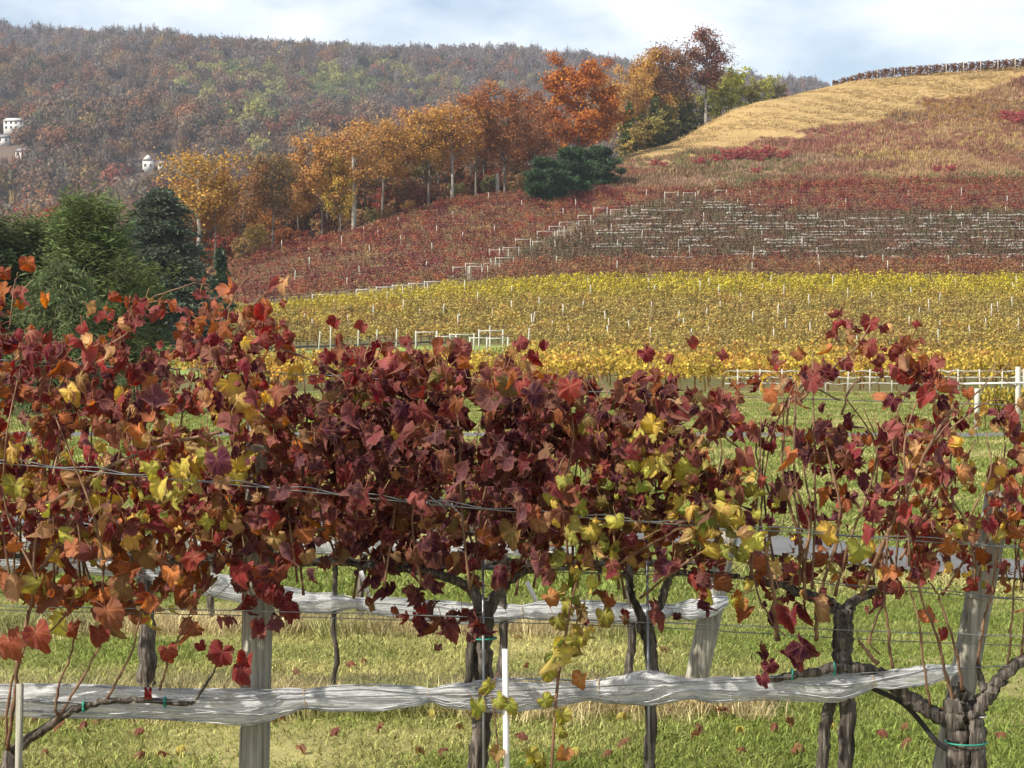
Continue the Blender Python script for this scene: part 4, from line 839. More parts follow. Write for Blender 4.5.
# ------------------------------------------------------------------ lawn in front
gp1 = [blades(20 + k, 46, .06, .0065, .075, .55) for k in range(5)]; gp2 = [blades(30 + k, 40, .085, .016, .14, .55) for k in range(4)]; st = [blades(40 + k, 40, .18, .006, .06, .55) for k in range(4)]
def lawn(Ya, Yb, dens):
    A = (Yb - Ya) * ((Ya + Yb) * .275 + 2.2); n = int(A * dens); y = np.sqrt(rng.uniform(Ya ** 2, Yb ** 2, n)); x = rng.uniform(-1, 1, n) * (y * .275 + 1.1); return x, y
def drive_mask(x, y): return np.abs(y - np.interp(x, [-14, -3, 1.4, 3.4, 5.2, 9], [25, 22.5, 20.6, 17.3, 15.6, 13.6])) > 1.2
def lawn_col(x, y):
    n = len(x); a = vnoise(x, y, .7, 51) * .45 + vnoise(x, y, 2.3, 52) * .55; f = np.clip((a - .44) * 2.4 + rng.normal(0, .22, n), 0, 1)[:, None]
    return (np.array((0.21, 0.255, 0.056)) * (1 - f) + np.array((0.52, 0.46, 0.19)) * f) * rng.uniform(.8, 1.2, (n, 1))
def put_lawn(name, Ya, Yb, dens, pr, sc, label):
    x, y = lawn(Ya, Yb, dens); k = drive_mask(x, y) & (np.abs(y - 66.5) > 2.0); x, y = x[k], y[k]; n = len(x)
    scatter(name, np.stack([x, y, gz(x, y)], 1), sc * rng.uniform(.7, 1.3, n), rng.uniform(0, 6.28, n), rng.integers(0, len(pr), n), lawn_col(x, y), pr, label, 'grass')
put_lawn('lawn_grass', 6.0, 15, 150, gp1, 1.0, 'short yellow-green mown grass between the front vine rows')
put_lawn('lawn_grass', 15, 34, 60, gp2, 1.0, 'mown grass beyond the second vine row and along the driveway')
put_lawn('lawn_grass', 34, 118, 6.0, gp2, 1.7, 'mown grass reaching to the far road and the yellow rows')
xs, ys_ = [], []
for (Yr, n, ua, ub) in ((10.05, 1000, -60, 760), (13.0, 700, -80, 640), (7.0, 400, -60, 1080)):
    k = rng.uniform(ua, ub, n); xs.append((k - 512) / F * Yr); ys_.append(Yr + rng.normal(0, .17, n))
x, y = np.concatenate(xs), np.concatenate(ys_); n = len(x); f = np.clip(vnoise(x, y, .5, 54) * 1.5, 0, 1)[:, None]
scatter('dry_grass', np.stack([x, y, gz(x, y)], 1), rng.uniform(.5, 1.15, n), rng.uniform(0, 6.28, n), rng.integers(0, 4, n), (np.array((0.56, 0.46, 0.25)) * f + np.array((0.25, 0.28, 0.08)) * (1 - f)) * rng.uniform(.8, 1.2, (n, 1)), st, 'dry straw-coloured tall grass left uncut under the vine rows', 'grass')

# ------------------------------------------------------------------ grape leaves
def leaf_template(k, dry):
    r_ = np.random.default_rng(700 + k); n = 40; th = np.linspace(-np.pi, np.pi, n, endpoint=False) + np.pi / n
    kn = np.radians([0, 27, 54, 80, 108, 140, 165, 180]); kr = np.array([1.0, .80, .95, .76, .84, .74, .52, .12]) * r_.uniform(.86, 1.12, 8); kr2 = kr * r_.uniform(.84, 1.14, 8)
    rr_ = np.where(th > 0, np.interp(np.abs(th), kn, kr), np.interp(np.abs(th), kn, kr2))
    if r_.random() < .3: tq = r_.uniform(-2.2, 2.2); rr_ *= 1 - r_.uniform(.25, .5) * np.exp(-((th - tq) / r_.uniform(.12, .3)) ** 2)
    rr_ *= 1 + .055 * np.where(np.arange(n) % 2 == 0, 1, -1) + r_.normal(0, .02, n)
    P = [np.zeros((1, 2))]
    for f in (.5, 1.0): P.append(np.stack([np.sin(th) * rr_ * f, np.cos(th) * rr_ * f], 1))
    p = np.concatenate(P); x, y = p[:, 0], p[:, 1]; r = np.hypot(x, y)
    c1, c2, c4 = r_.normal(-.12, .32), r_.normal(-.35, .25), r_.normal(.1, .3)
    ang = np.arctan2(x, y); cr_ = (.10 + .12 * dry) * r_.uniform(.7, 1.4)
    z = c1 * x * x + c2 * y * np.abs(y) + c4 * np.abs(x) - .10 * r ** 3 + cr_ * r * np.sin(ang * 5 + r_.uniform(0, 6)) + cr_ * .7 * r * np.sin(ang * 9 + r_.uniform(0, 6)) + r_.normal(0, .018 + .03 * dry, len(x)) * r
    kk = r_.uniform(.5, 2.1) + 1.9 * dry * r_.uniform(.6, 1.2)                      # roll in about the midrib
    s = r_.choice([-1, 1]) if dry else 1
    X = np.sin(kk * x) / kk; Z = z + s * (1 - np.cos(kk * x)) / kk
    k2 = r_.uniform(.3, 1.5) + 1.3 * dry * r_.uniform(.3, 1); Yv = np.sin(k2 * y) / k2; Z = Z - (1 - np.cos(k2 * y)) / k2
    i = np.arange(n); i2 = (i + 1) % n
    f1 = np.stack([0 * i, 1 + i2, 1 + i], 1)[:-1]; f2 = np.stack([1 + i, 1 + i2, 1 + n + i2, 1 + n + i], 1)[:-1]
    return np.stack([X, Yv, Z], 1), np.stack([x, y, 0 * x], 1), f1, f2
LT = [leaf_template(k, 0) for k in range(24)] + [leaf_template(40 + k, .45) for k in range(12)] + [leaf_template(60 + k, 1) for k in range(14)]
RING = np.concatenate([[0], np.full(40, .5), np.full(40, 1.0)])
PURP, WINE, CRIM, RUSTL, BRNL = (0.056, 0.008, 0.024), (0.120, 0.010, 0.020), (0.195, 0.023, 0.025), (0.25, 0.078, 0.028), (0.17, 0.065, 0.034)
ORGL, TANL, YELL, YGRN, GRNL, PINK, OLVL = (0.42, 0.15, 0.045), (0.44, 0.27, 0.12), (0.62, 0.44, 0.09), (0.45, 0.44, 0.08), (0.19, 0.25, 0.05), (0.225, 0.060, 0.057), (0.14, 0.12, 0.03)
PALS = {
 'dark': ([PURP, WINE, BRNL, CRIM, OLVL, PINK, TANL, RUSTL], [.38, .26, .14, .03, .06, .04, .04, .05]),
 'red': ([PURP, WINE, CRIM, RUSTL, BRNL, PINK, ORGL, TANL, YELL], [.24, .26, .12, .08, .10, .08, .04, .05, .03]),
 'light': ([PINK, RUSTL, CRIM, TANL, WINE, ORGL, BRNL], [.25, .13, .18, .10, .18, .09, .07]),
 'mixed': ([WINE, RUSTL, ORGL, TANL, YELL, YGRN, PURP, BRNL, CRIM], [.19, .16, .11, .09, .08, .08, .10, .11, .08]),
 'rust': ([RUSTL, ORGL, BRNL, CRIM, TANL, OLVL, YGRN], [.25, .12, .23, .18, .07, .08, .07]),
 'yellow': ([YGRN, YELL, GRNL, OLVL, TANL], [.50, .15, .26, .05, .04]),
 'gold': ([YELL, TANL, ORGL, YGRN], [.4, .25, .25, .1]),
 'plum': ([PURP, WINE, BRNL], [.5, .35, .15]),
}
def put_leaf(mb, pos, size, col, col2, r_, nrm=None, dryp=.6, tip=None, petiole=True):
    v, lp, f1, f2 = LT[r_.integers(24, 50) if r_.random() < dryp else r_.integers(0, 24)]
    if nrm is None: nrm = np.array([r_.normal(-.1, .8), -.8 if r_.random() < .66 else .7, .22 + r_.normal(0, .45)]) + r_.normal(0, .2, 3)
    nrm = np.asarray(nrm, float); nrm /= np.linalg.norm(nrm)
    d = np.array([r_.normal(0, .55), r_.normal(0, .2), -1.0]) if tip is None else np.asarray(tip, float)
    d = d - nrm * d.dot(nrm); d /= np.linalg.norm(d) + 1e-9; x = np.cross(d, nrm)
    w = pos + size * (v[:, :1] * x + v[:, 1:2] * d + v[:, 2:] * nrm)
    l2 = lp.copy(); l2[:, 2] = r_.random()
    mb.add(w, [f1, f2], col=np.asarray(col), col2=np.asarray(col2), lp=l2, var=RING)
    if petiole:
        e = pos - d * size * r_.uniform(.5, .95) - nrm * size * r_.uniform(.2, .7) + r_.normal(0, .3, 3) * size
        q_ = np.array([pos, (pos + e) / 2 + r_.normal(0, .1, 3) * size, e]); pc = np.array(((0.30, 0.10, 0.06), (0.36, 0.25, 0.10))[r_.integers(0, 2)])
        tube(mb, q_, [.0011, .0012, .0015], 3, 0, cap=False, col=pc, col2=pc, lp=np.tile([5.0, 5.0, .3], (9, 1)))
def leaf_colors(pal, r_):
    cs, ps = PALS[pal]; c = np.array(cs[r_.choice(len(cs), p=ps)]); c2 = np.array(cs[r_.choice(len(cs), p=ps)])
    k = r_.uniform(.7, 1.15) if pal == 'yellow' else r_.uniform(.5, 1.15) if pal in ('dark', 'plum') else r_.uniform(.6, 1.5); c = c * k; c2 = (c * .45 + c2 * .55) * r_.uniform(.9, 1.25) if r_.random() < .6 else c * 1.25
    return c, c2
# the canopy of the front row: (x0, x1, y0, y1, leaves, palette, size in m, spread in depth)
FRONT = [
 (-70, 285, 340, 400, 250, 'red', .040, .20), (-70, 285, 385, 450, 260, 'red', .043, .22), (-70, 60, 400, 520, 60, 'mixed', .045, .2), (-70, 285, 440, 520, 260, 'mixed', .043, .22), (100, 290, 460, 540, 110, 'red', .045, .2),
 (-70, 215, 515, 600, 150, 'rust', .052, .16), (60, 215, 590, 622, 24, 'rust', .052, .1), (215, 285, 520, 620, 50, 'red', .046, .12),
 (-70, 60, 300, 350, 34, 'light', .040, .12), (100, 285, 305, 350, 85, 'light', .042, .14), (200, 275, 285, 320, 16, 'light', .038, .1),
 (225, 290, 370, 430, 26, 'gold', .048, .1), (150, 260, 425, 470, 16, 'gold', .045, .1), (90, 265, 445, 510, 20, 'yellow', .047, .08),
 (280, 350, 400, 470, 90, 'dark', .043, .2), (330, 545, 375, 430, 230, 'dark', .045, .22), (330, 545, 420, 500, 320, 'plum', .046, .24), (275, 545, 480, 560, 270, 'dark', .044, .22), (350, 530, 355, 395, 90, 'light', .043, .14), (370, 475, 555, 622, 48, 'dark', .043, .14), (420, 470, 590, 640, 12, 'plum', .042, .08),
 (255, 345, 515, 550, 22, 'rust', .044, .1), (280, 360, 440, 480, 14, 'gold', .042, .1),
 (530, 725, 385, 440, 190, 'dark', .043, .22), (530, 725, 435, 500, 180, 'dark', .043, .22), (530, 725, 375, 420, 90, 'light', .042, .16), (540, 720, 495, 560, 150, 'dark', .042, .2), (560, 700, 420, 500, 60, 'mixed', .042, .18),
 (548, 612, 480, 560, 26, 'yellow', .042, .07), (630, 705, 440, 520, 38, 'yellow', .041, .08), (690, 760, 490, 555, 22, 'yellow', .048, .1), (620, 700, 500, 560, 18, 'gold', .040, .1), (480, 600, 500, 545, 20, 'rust', .042, .12), (590, 720, 550, 610, 24, 'dark', .042, .12), (540, 580, 560, 640, 12, 'yellow', .045, .06),
 (720, 925, 370, 450, 135, 'red', .042, .2), (720, 925, 440, 520, 130, 'red', .044, .2), (740, 920, 510, 600, 80, 'red', .044, .16), (760, 925, 350, 400, 44, 'light', .042, .12), (835, 912, 328, 385, 26, 'light', .046, .08), (770, 860, 420, 520, 44, 'plum', .044, .14), (700, 880, 540, 600, 22, 'rust', .046, .1), (760, 800, 585, 660, 7, 'plum', .05, .05), (900, 1100, 400, 520, 60, 'gold', .040, .16), (920, 1100, 430, 580, 110, 'light', .040, .16), (-70, 200, 430, 560, 44, 'gold', .044, .18), (600, 740, 400, 520, 40, 'gold', .040, .18), (560, 760, 440, 560, 40, 'mixed', .042, .18), (730, 960, 520, 580, 30, 'gold', .045, .1),
 (900, 1100, 395, 470, 120, 'light', .040, .18), (900, 1100, 450, 540, 95, 'mixed', .042, .18), (915, 1100, 520, 600, 52, 'rust', .044, .14), (930, 1100, 400, 450, 40, 'red', .042, .14), (850, 1000, 560, 620, 16, 'red', .044, .08),
 (-230, -60, 345, 560, 420, 'red', .043, .22), (1090, 1230, 380, 590, 330, 'mixed', .043, .2),
]
YF = 7.0
VB = [(-240, -70), (-70, 270), (270, 558), (558, 728), (728, 905), (905, 1095), (1095, 1240)]       # which vine carries the leaves
fol = [MB() for _ in VB]
lr = np.random.default_rng(77)
def vidx(u):
    for i, (a, b) in enumerate(VB):
        if u < b: return i
    return len(VB) - 1
for (x0_, x1_, y0_, y1_, n, pal, size, dep) in FRONT:
    for k in range(int(n * (1.25 if x0_ < 530 else 1.12))):
        u = lr.uniform(x0_ - 8, x1_ + 8); py = lr.uniform(y0_ - 6, y1_ + 6); Y = YF + lr.normal(0, dep)
        if pal == 'yellow': Y -= .26
        gap = float(vnoise(u + 900, py, 26, 71)) * .6 + float(vnoise(u + 900, py, 55, 72)) * .4
        if u > 965 and py < 425 and lr.random() < .6: continue
        if gap < (.34 if u < 545 else (.41 if u < 715 else (.47 if u < 905 else .38))) and pal != 'yellow': continue     # holes in the canopy
        if py < 420: py += (float(vnoise(u + 900, 3.0, 30, 73)) - .45) * 34
        p = at(u, py, YF); p[1] = Y
        c, c2 = leaf_colors(pal, lr)
        put_leaf(fol[vidx(u)], p, size * (.90 if u < 700 else .82) * lr.choice([.5, .68, .85, .95, 1.1, 1.35]) * lr.uniform(.88, 1.12), c, c2, lr)
for k in range(620):                                                      # bare leaf stalks and tendrils among the leaves
    u = lr.uniform(-100, 1120); py = lr.uniform(345, 590) + (20 if u > 900 else 0); p = at(u, py, YF + lr.normal(-.05, .16)); d = lr.normal(0, 1, 3) * [1, .6, 1] + [0, 0, .3]; d *= lr.uniform(.03, .085) / np.linalg.norm(d)
    pc = np.array([(0.30, 0.19, 0.10), (0.22, 0.09, 0.06), (0.34, 0.26, 0.13), (0.20, 0.12, 0.07)][lr.integers(0, 4)]); tube(fol[vidx(u)], np.array([p, p + d * .5 + lr.normal(0, .006, 3), p + d + lr.normal(0, .012, 3)]), [.0016, .0013, .0008], 3, 0, cap=False, col=pc, col2=pc, lp=np.tile([5.0, 5.0, .3], (9, 1)))
# single leaves that stand out
ONE = [(8, 640, .085, RUSTL, CRIM, -.3), (36, 632, .082, CRIM, RUSTL, -.3), (72, 628, .075, RUSTL, CRIM, -.25), (98, 632, .062, CRIM, BRNL, -.2), (40, 583, .075, OLVL, YGRN, -.25), (122, 588, .08, BRNL, OLVL, -.25), (108, 610, .085, BRNL, RUSTL, -.28), (150, 600, .06, CRIM, RUSTL, -.25), (222, 652, .07, CRIM, WINE, -.22), (240, 672, .062, CRIM, WINE, -.22), (246, 660, .06, CRIM, CRIM, -.2), (148, 692, .042, CRIM, WINE, -.12), (168, 650, .05, CRIM, RUSTL, -.15), (200, 645, .03, WINE, CRIM, -.12), (195, 628, .04, RUSTL, BRNL, -.15),
       (148, 468, .06, YGRN, YGRN, -.3), (160, 482, .065, YGRN, YELL, -.3), (182, 470, .06, YELL, YGRN, -.32), (208, 455, .065, YGRN, OLVL, -.3), (235, 475, .06, YGRN, YELL, -.28), (12, 448, .07, YELL, TANL, -.3), (15, 485, .065, YGRN, OLVL, -.28), (122, 395, .045, YELL, YELL, -.25), (238, 398, .07, YELL, TANL, -.28), (252, 405, .06, YELL, ORGL, -.25),
       (82, 327, .04, CRIM, CRIM, -.1), (128, 300, .03, PINK, ORGL, 0), (112, 296, .035, CRIM, RUSTL, 0), (4, 272, .045, RUSTL, CRIM, 0), (28, 262, .05, CRIM, ORGL, .05), (20, 305, .045, ORGL, RUSTL, 0), (172, 303, .035, ORGL, CRIM, 0), (228, 298, .03, TANL, CRIM, 0), (335, 322, .04, CRIM, WINE, 0), (362, 326, .042, CRIM, PINK, 0), (338, 336, .035, CRIM, RUSTL, 0), (334, 352, .036, WINE, CRIM, 0), (376, 344, .034, WINE, WINE, 0), (388, 350, .045, RUSTL, WINE, 0), (360, 355, .05, PINK, PINK, -.05),
       (520, 342, .045, PINK, CRIM, 0), (545, 345, .035, WINE, WINE, 0), (536, 356, .048, CRIM, WINE, 0), (646, 352, .045, WINE, CRIM, 0), (692, 342, .045, CRIM, PINK, 0), (722, 355, .05, PINK, PINK, .05), (672, 355, .035, PINK, WINE, 0), (870, 322, .05, CRIM, PINK, 0), (884, 328, .03, WINE, PINK, 0), (868, 345, .055, PINK, CRIM, 0), (898, 350, .05, PINK, WINE, 0), (880, 362, .06, PINK, WINE, -.05), (893, 400, .05, PURP, WINE, -.05), (846, 362, .05, PINK, WINE, 0), (812, 378, .06, PINK, CRIM, -.05), (830, 372, .055, PURP, WINE, -.05), (968, 392, .035, ORGL, CRIM, 0),
       (790, 615, .065, CRIM, PURP, -.3), (802, 645, .075, PURP, PURP, -.3), (792, 655, .07, PURP, WINE, -.28), (770, 665, .045, PURP, WINE, -.2), (762, 678, .04, PURP, WINE, -.2), (745, 610, .05, RUSTL, BRNL, -.15), (715, 582, .07, BRNL, ORGL, -.15), (690, 470, .07, YGRN, YGRN, -.25), (740, 520, .085, YGRN, YELL, -.3), (725, 505, .07, YGRN, YELL, -.3), (860, 548, .075, YGRN, GRNL, -.25), (745, 455, .07, PINK, BRNL, -.2), (943, 632, .04, CRIM, WINE, -.1), (940, 465, .06, PINK, TANL, -.2), (960, 470, .06, TANL, ORGL, -.2), (1010, 420, .05, PINK, CRIM, -.2),
       (550, 495, .05, YGRN, YGRN, -.28), (565, 480, .055, YGRN, GRNL, -.28), (580, 505, .06, GRNL, YGRN, -.28), (590, 530, .055, YGRN, YELL, -.25), (632, 462, .06, YGRN, YGRN, -.28), (652, 466, .055, YELL, YGRN, -.28), (668, 482, .06, YGRN, YELL, -.3), (680, 500, .06, YELL, YGRN, -.28), (530, 510, .055, PINK, ORGL, -.28), (540, 520, .06, TANL, PINK, -.28), (512, 530, .065, OLVL, TANL, -.25), (550, 575, .05, YGRN, GRNL, -.15), (575, 580, .06, GRNL, OLVL, -.15), (566, 604, .055, OLVL, YGRN, -.15), (605, 615, .06, OLVL, YGRN, -.15), (550, 596, .05, ORGL, TANL, -.15), (612, 600, .05, ORGL, RUSTL, -.12), (624, 612, .03, CRIM, WINE, -.1),
       (372, 435, .08, PURP, PURP, -.3), (420, 410, .075, PINK, WINE, -.28), (405, 420, .07, WINE, PURP, -.28), (345, 470, .07, WINE, CRIM, -.25), (300, 455, .06, WINE, CRIM, -.25), (395, 475, .05, TANL, ORGL, -.28), (402, 430, .05, YELL, TANL, -.28), (430, 540, .07, PURP, PURP, -.2), (360, 520, .07, PURP, WINE, -.2), (305, 530, .06, RUSTL, ORGL, -.22), (255, 520, .06, ORGL, RUSTL, -.25), (268, 590, .06, CRIM, WINE, -.2), (265, 570, .06, RUSTL, CRIM, -.22)]
for (u, py, size, c, c2, dy) in ONE:
    p = at(u, py, YF + dy); put_leaf(fol[vidx(u)], p, size * .80, np.array(c) * lr.uniform(.9, 1.15), np.array(c2) * lr.uniform(.9, 1.2), lr, np.array([lr.normal(-.1, .3), -1, .25 + lr.normal(0, .3)]), .25)

# ------------------------------------------------------------------ front row woody parts
def pp(lst, Y=YF): return np.array([at(a[0], a[1], Y + (a[2] if len(a) > 2 else 0)) for a in lst])
def wood(lst, rad, sides=10, rough=.10, Y=YF, k=8, mb=None, mat=None):
    mb = mb or MB(); P = smooth_path(pp(lst, Y), k); P[1:-1] += rng.normal(0, .0022, (len(P) - 2, 3)) * (np.max(rad) / .02); tube(mb, P, rad, sides, rough); return mb
V = []
vl = ['grapevine off the left edge, red leaved', 'left foreground grapevine with red and rust leaves and a thin tied arm', 'foreground grapevine with the dense dark purple canopy and thick shaggy trunk', 'foreground grapevine with a thin forked trunk and yellow-green leaf clusters', 'foreground grapevine with twin dark trunks and open red canopy', 'gnarled right foreground grapevine with thick arms spreading before the leaning post', 'foreground grapevine at the right edge with mixed rust leaves']
for i, u in enumerate([-150, 12, 481, 651, 842, 966, 1165]):
    x = at(u, 700, YF)[0]; V.append(thing('grapevine', vl[i], 'grapevine', (x, YF, 0), 'front row grapevines'))
def part(i, mb, name, mat, smooth=True): return build_at(mb, name, mat, V[i], smooth)
GB = 856  # picture row of the front row's ground
part(0, wood([(-150, GB), (-148, 760), (-152, 640)], [.04, .035, .03]), 'trunk', M_BARK)
part(1, wood([(6, GB), (8, 800), (12, 752)], [.036, .034, .03], 12, .14), 'trunk', M_BARK)
part(1, wood([(12, 752, -.03), (55, 722, -.05), (85, 706, -.07), (128, 700, -.08), (165, 702, -.08), (188, 704, -.08), (200, 694, -.08), (218, 665, -.1)], [.017, .013, .011, .009, .008, .007, .005, .003], 8), 'arm', M_BARK)
m = wood([(472, GB), (476, 768), (484, 700), (481, 640), (488, 600)], [.034, .030, .029, .032, .028], 14, .12); wood([(468, 700, -.03), (470, 650, -.03), (474, 612, -.02)], [.012, .014, .010], 7, .1, mb=m); part(2, m, 'trunk', M_BARK)
part(2, wood([(486, 612), (500, 590), (520, 572), (545, 566)], [.024, .016, .013, .011], 8), 'arm', M_BARK); part(2, wood([(484, 610), (466, 585), (430, 572), (380, 566), (330, 562)], [.022, .016, .013, .012, .01], 8), 'arm', M_BARK)
m = wood([(648, GB), (650, 768), (652, 700), (650, 650), (644, 625)], [.022, .018, .019, .021, .026], 10, .10); part(3, m, 'trunk', M_BARK)
part(3, wood([(644, 625), (634, 600), (628, 578), (605, 570), (575, 566)], [.02, .011, .010, .009, .008], 8), 'arm', M_BARK); part(3, wood([(647, 622), (660, 605), (668, 578), (680, 572), (740, 576)], [.02, .014, .013, .010, .008], 8), 'arm', M_BARK)
m = wood([(822, GB), (822, 768), (826, 720), (834, 690), (840, 660)], [.020, .018, .018, .019, .020], 10, .12); wood([(850, GB), (846, 768), (846, 700), (842, 650), (843, 612)], [.027, .025, .027, .032, .031], 14, .14, mb=m); part(4, m, 'trunk', M_BARK)
part(4, wood([(842, 618), (828, 602), (805, 595), (780, 585), (745, 578)], [.026, .018, .016, .013, .009], 9), 'arm', M_BARK); part(4, wood([(843, 615), (860, 598), (900, 588)], [.024, .014, .010], 9), 'arm', M_BARK)
m = wood([(962, GB), (963, 768), (964, 735), (958, 712), (962, 690)], [.047, .042, .043, .043, .030], 16, .14, mb=None); wood([(978, 790, -.03), (976, 740, -.03), (974, 712, -.02)], [.026, .026, .022], 8, .12, mb=m); part(5, m, 'trunk', M_BARK)
part(5, wood([(955, 722), (935, 714), (910, 698), (890, 682), (878, 672), (850, 668, -.05), (800, 674, -.07), (768, 680, -.08)], [.030, .022, .021, .020, .018, .016, .012, .008], 10, .12), 'arm', M_BARK)
part(5, wood([(968, 720), (985, 700), (998, 682), (1012, 668), (1030, 658), (1080, 650)], [.030, .024, .021, .019, .018, .014], 10, .12), 'arm', M_BARK)
part(5, wood([(984, 690), (980, 676), (978, 664)], [.014, .011, .008], 8), 'spur', M_BARK)
part(6, wood([(1165, GB), (1163, 760), (1168, 640)], [.04, .035, .03]), 'trunk', M_BARK)
# green tape ties and string
def ring(i, u, py, r0, w=.006, Y=YF, mat=M_TIE, axis='z'):
    c = at(u, py, Y); th = np.linspace(0, 6.3, 14); mb = MB()
    P = np.stack([c[0] + np.cos(th) * r0, c[1] + np.sin(th) * r0, c[2] + 0 * th], 1) if axis == 'z' else np.stack([c[0] + 0 * th, c[1] + np.cos(th) * r0, c[2] + np.sin(th) * r0], 1)
    tube(mb, P, [w / 2] * 14, 6, 0, flat=1.0); part(i, mb, 'tie', mat)
ring(1, 84, 706, .017, .008, YF - .07, axis='x'); ring(1, 165, 702, .014, .009, YF - .08, axis='x'); ring(2, 483, 638, .044, .006); ring(4, 834, 669, .020, .006, YF - .06, axis='x'); ring(4, 792, 674, .018, .006, YF - .07, axis='x'); ring(5, 966, 742, .066, .006); ring(5, 976, 716, .032, .005, mat=M_PVC)
# canes: the ones that show, then the many in the canopy
CANES = [
 (1, [(8, 750, -.05), (14, 700, -.1), (20, 650, -.14), (32, 600, -.2), (36, 540, -.22), (52, 480, -.2), (62, 430, -.15)], .0065), (1, [(6, 745, -.05), (10, 690, -.1), (22, 655, -.14), (28, 610, -.2)], .005), (1, [(56, 721, -.06), (58, 690, -.09), (72, 650, -.13), (78, 618, -.18)], .0045), (1, [(58, 718, -.06), (84, 675, -.1), (102, 640, -.16), (118, 600, -.2)], .0045), (1, [(107, 698, -.08), (122, 672, -.1), (134, 645, -.14), (142, 605, -.18)], .0042), (1, [(160, 690, -.08), (170, 655, -.12), (185, 625, -.14), (205, 585, -.16)], .004), (1, [(25, 640, -.16), (48, 632, -.17), (68, 612, -.2), (76, 585, -.22)], .0045),
 (1, [(28, 512, -.22), (72, 492, -.24), (100, 473, -.26), (135, 455, -.27), (180, 441, -.26), (222, 432, -.25)], .0085), (1, [(40, 570, -.2), (60, 540, -.2), (86, 500, -.22), (92, 486, -.24)], .006), (1, [(165, 580, -.1), (190, 560, -.08), (225, 540, -.05), (240, 520, 0)], .005),
 (1, [(5, 345, 0), (10, 320, 0), (14, 290, 0), (18, 272, 0)], .003), (1, [(50, 372, 0), (95, 352, 0), (130, 330, 0), (150, 300, 0), (196, 282, 0)], .003), (1, [(210, 360, 0), (222, 320, 0), (238, 290, 0), (250, 275, 0)], .003), (1, [(230, 350, 0), (242, 320, 0), (262, 296, 0), (276, 288, 0)], .0028), (1, [(20, 380, 0), (22, 345, 0), (30, 330, 0)], .004),
 (2, [(395, 420, -.05), (350, 385, -.04), (310, 360, 0), (275, 345, 0)], .004), (2, [(372, 380, 0), (345, 350, 0), (330, 325, 0)], .0025), (2, [(430, 395, 0), (415, 360, 0), (392, 338, 0), (370, 340, 0)], .0025), (2, [(498, 420, 0), (505, 375, 0), (515, 340, 0), (500, 335, 0)], .0028), (2, [(500, 592, 0), (520, 560, -.05), (545, 500, -.1), (566, 455, -.1)], .005),
 (3, [(640, 598, -.05), (690, 560, -.18), (720, 535, -.2), (690, 520, -.2), (640, 540, -.2), (600, 560, -.2)], .0042), (3, [(700, 690, -.1), (680, 640, -.14), (662, 590, -.15), (640, 560, -.14)], .0035) if False else (3, [(608, 570, -.1), (650, 545, -.2), (690, 525, -.22), (735, 520, -.18)], .005), (3, [(735, 520, -.18), (745, 545, -.15), (755, 585, -.12), (770, 620, -.12), (785, 636, -.14)], .004), (3, [(630, 430, -.1), (665, 400, -.14), (690, 415, -.16), (730, 440, -.16), (765, 480, -.15)], .005), (3, [(720, 560, -.1), (712, 500, -.12), (700, 430, -.1)], .004),
 (4, [(778, 640, -.05), (774, 600, -.12), (768, 560, -.12), (760, 520, -.1)], .008), (4, [(806, 600, -.02), (800, 540, -.06), (782, 470, -.08), (790, 400, -.05)], .006), (4, [(816, 640, -.05), (818, 600, -.1), (840, 520, -.12), (825, 440, -.1)], .0065), (4, [(860, 598, 0), (885, 540, -.1), (905, 500, -.16), (925, 455, -.18), (942, 425, -.18), (955, 405, -.15)], .0075), (4, [(800, 400, 0), (830, 370, 0), (852, 352, 0), (870, 325, 0)], .0045), (4, [(842, 415, 0), (850, 390, 0), (866, 372, 0)], .004), (4, [(790, 585, -.05), (810, 530, -.1), (795, 480, -.12), (796, 380, -.1)], .0055), (4, [(835, 596, 0), (850, 540, -.05), (872, 480, -.08), (880, 430, -.08)], .005), (4, [(840, 400, 0), (805, 390, 0), (770, 430, 0)], .003),
 (5, [(955, 705, -.02), (945, 670, -.06), (935, 630, -.06), (922, 600, -.06), (915, 560, -.05)], .0055), (5, [(962, 690, -.03), (955, 650, -.05), (940, 600, -.06), (928, 580, -.06)], .0048), (5, [(930, 706, -.02), (926, 680, -.05), (918, 620, -.06), (908, 580, -.06)], .0046), (5, [(893, 668, -.05), (888, 630, -.06), (884, 590, -.08), (880, 540, -.06)], .0055), (5, [(878, 664, -.05), (866, 650, -.05), (858, 640, -.05)], .0075), (5, [(978, 664, 0), (984, 620, -.05), (992, 590, -.08), (1000, 540, -.08)], .0048), (5, [(1008, 668, 0), (1012, 620, -.03), (1016, 560, -.05)], .0045), (5, [(1022, 655, 0), (1026, 600, 0), (1030, 540, -.03)], .0045), (5, [(884, 600, -.06), (870, 640, -.05), (880, 655, -.05)], .004), (5, [(935, 440, -.1), (960, 410, -.05), (985, 385, 0), (1010, 362, 0)], .003), (5, [(950, 430, -.1), (990, 400, -.05), (1030, 410, 0)], .0028), (5, [(900, 560, -.05), (930, 510, -.08), (960, 470, -.08), (975, 440, -.05)], .004),
]
for (i, L, r0) in CANES:
    P = smooth_path(pp(L), 6); P[1:-1] += rng.normal(0, .0016, (len(P) - 2, 3)); n = len(P); rad = np.linspace(r0, r0 * .55, n) * (1 + .28 * (np.arange(n) % 5 == 0)); mb = MB(); tube(mb, P, rad, 7, .03); part(i, mb, 'cane', M_CANE)
cr2 = np.random.default_rng(9)
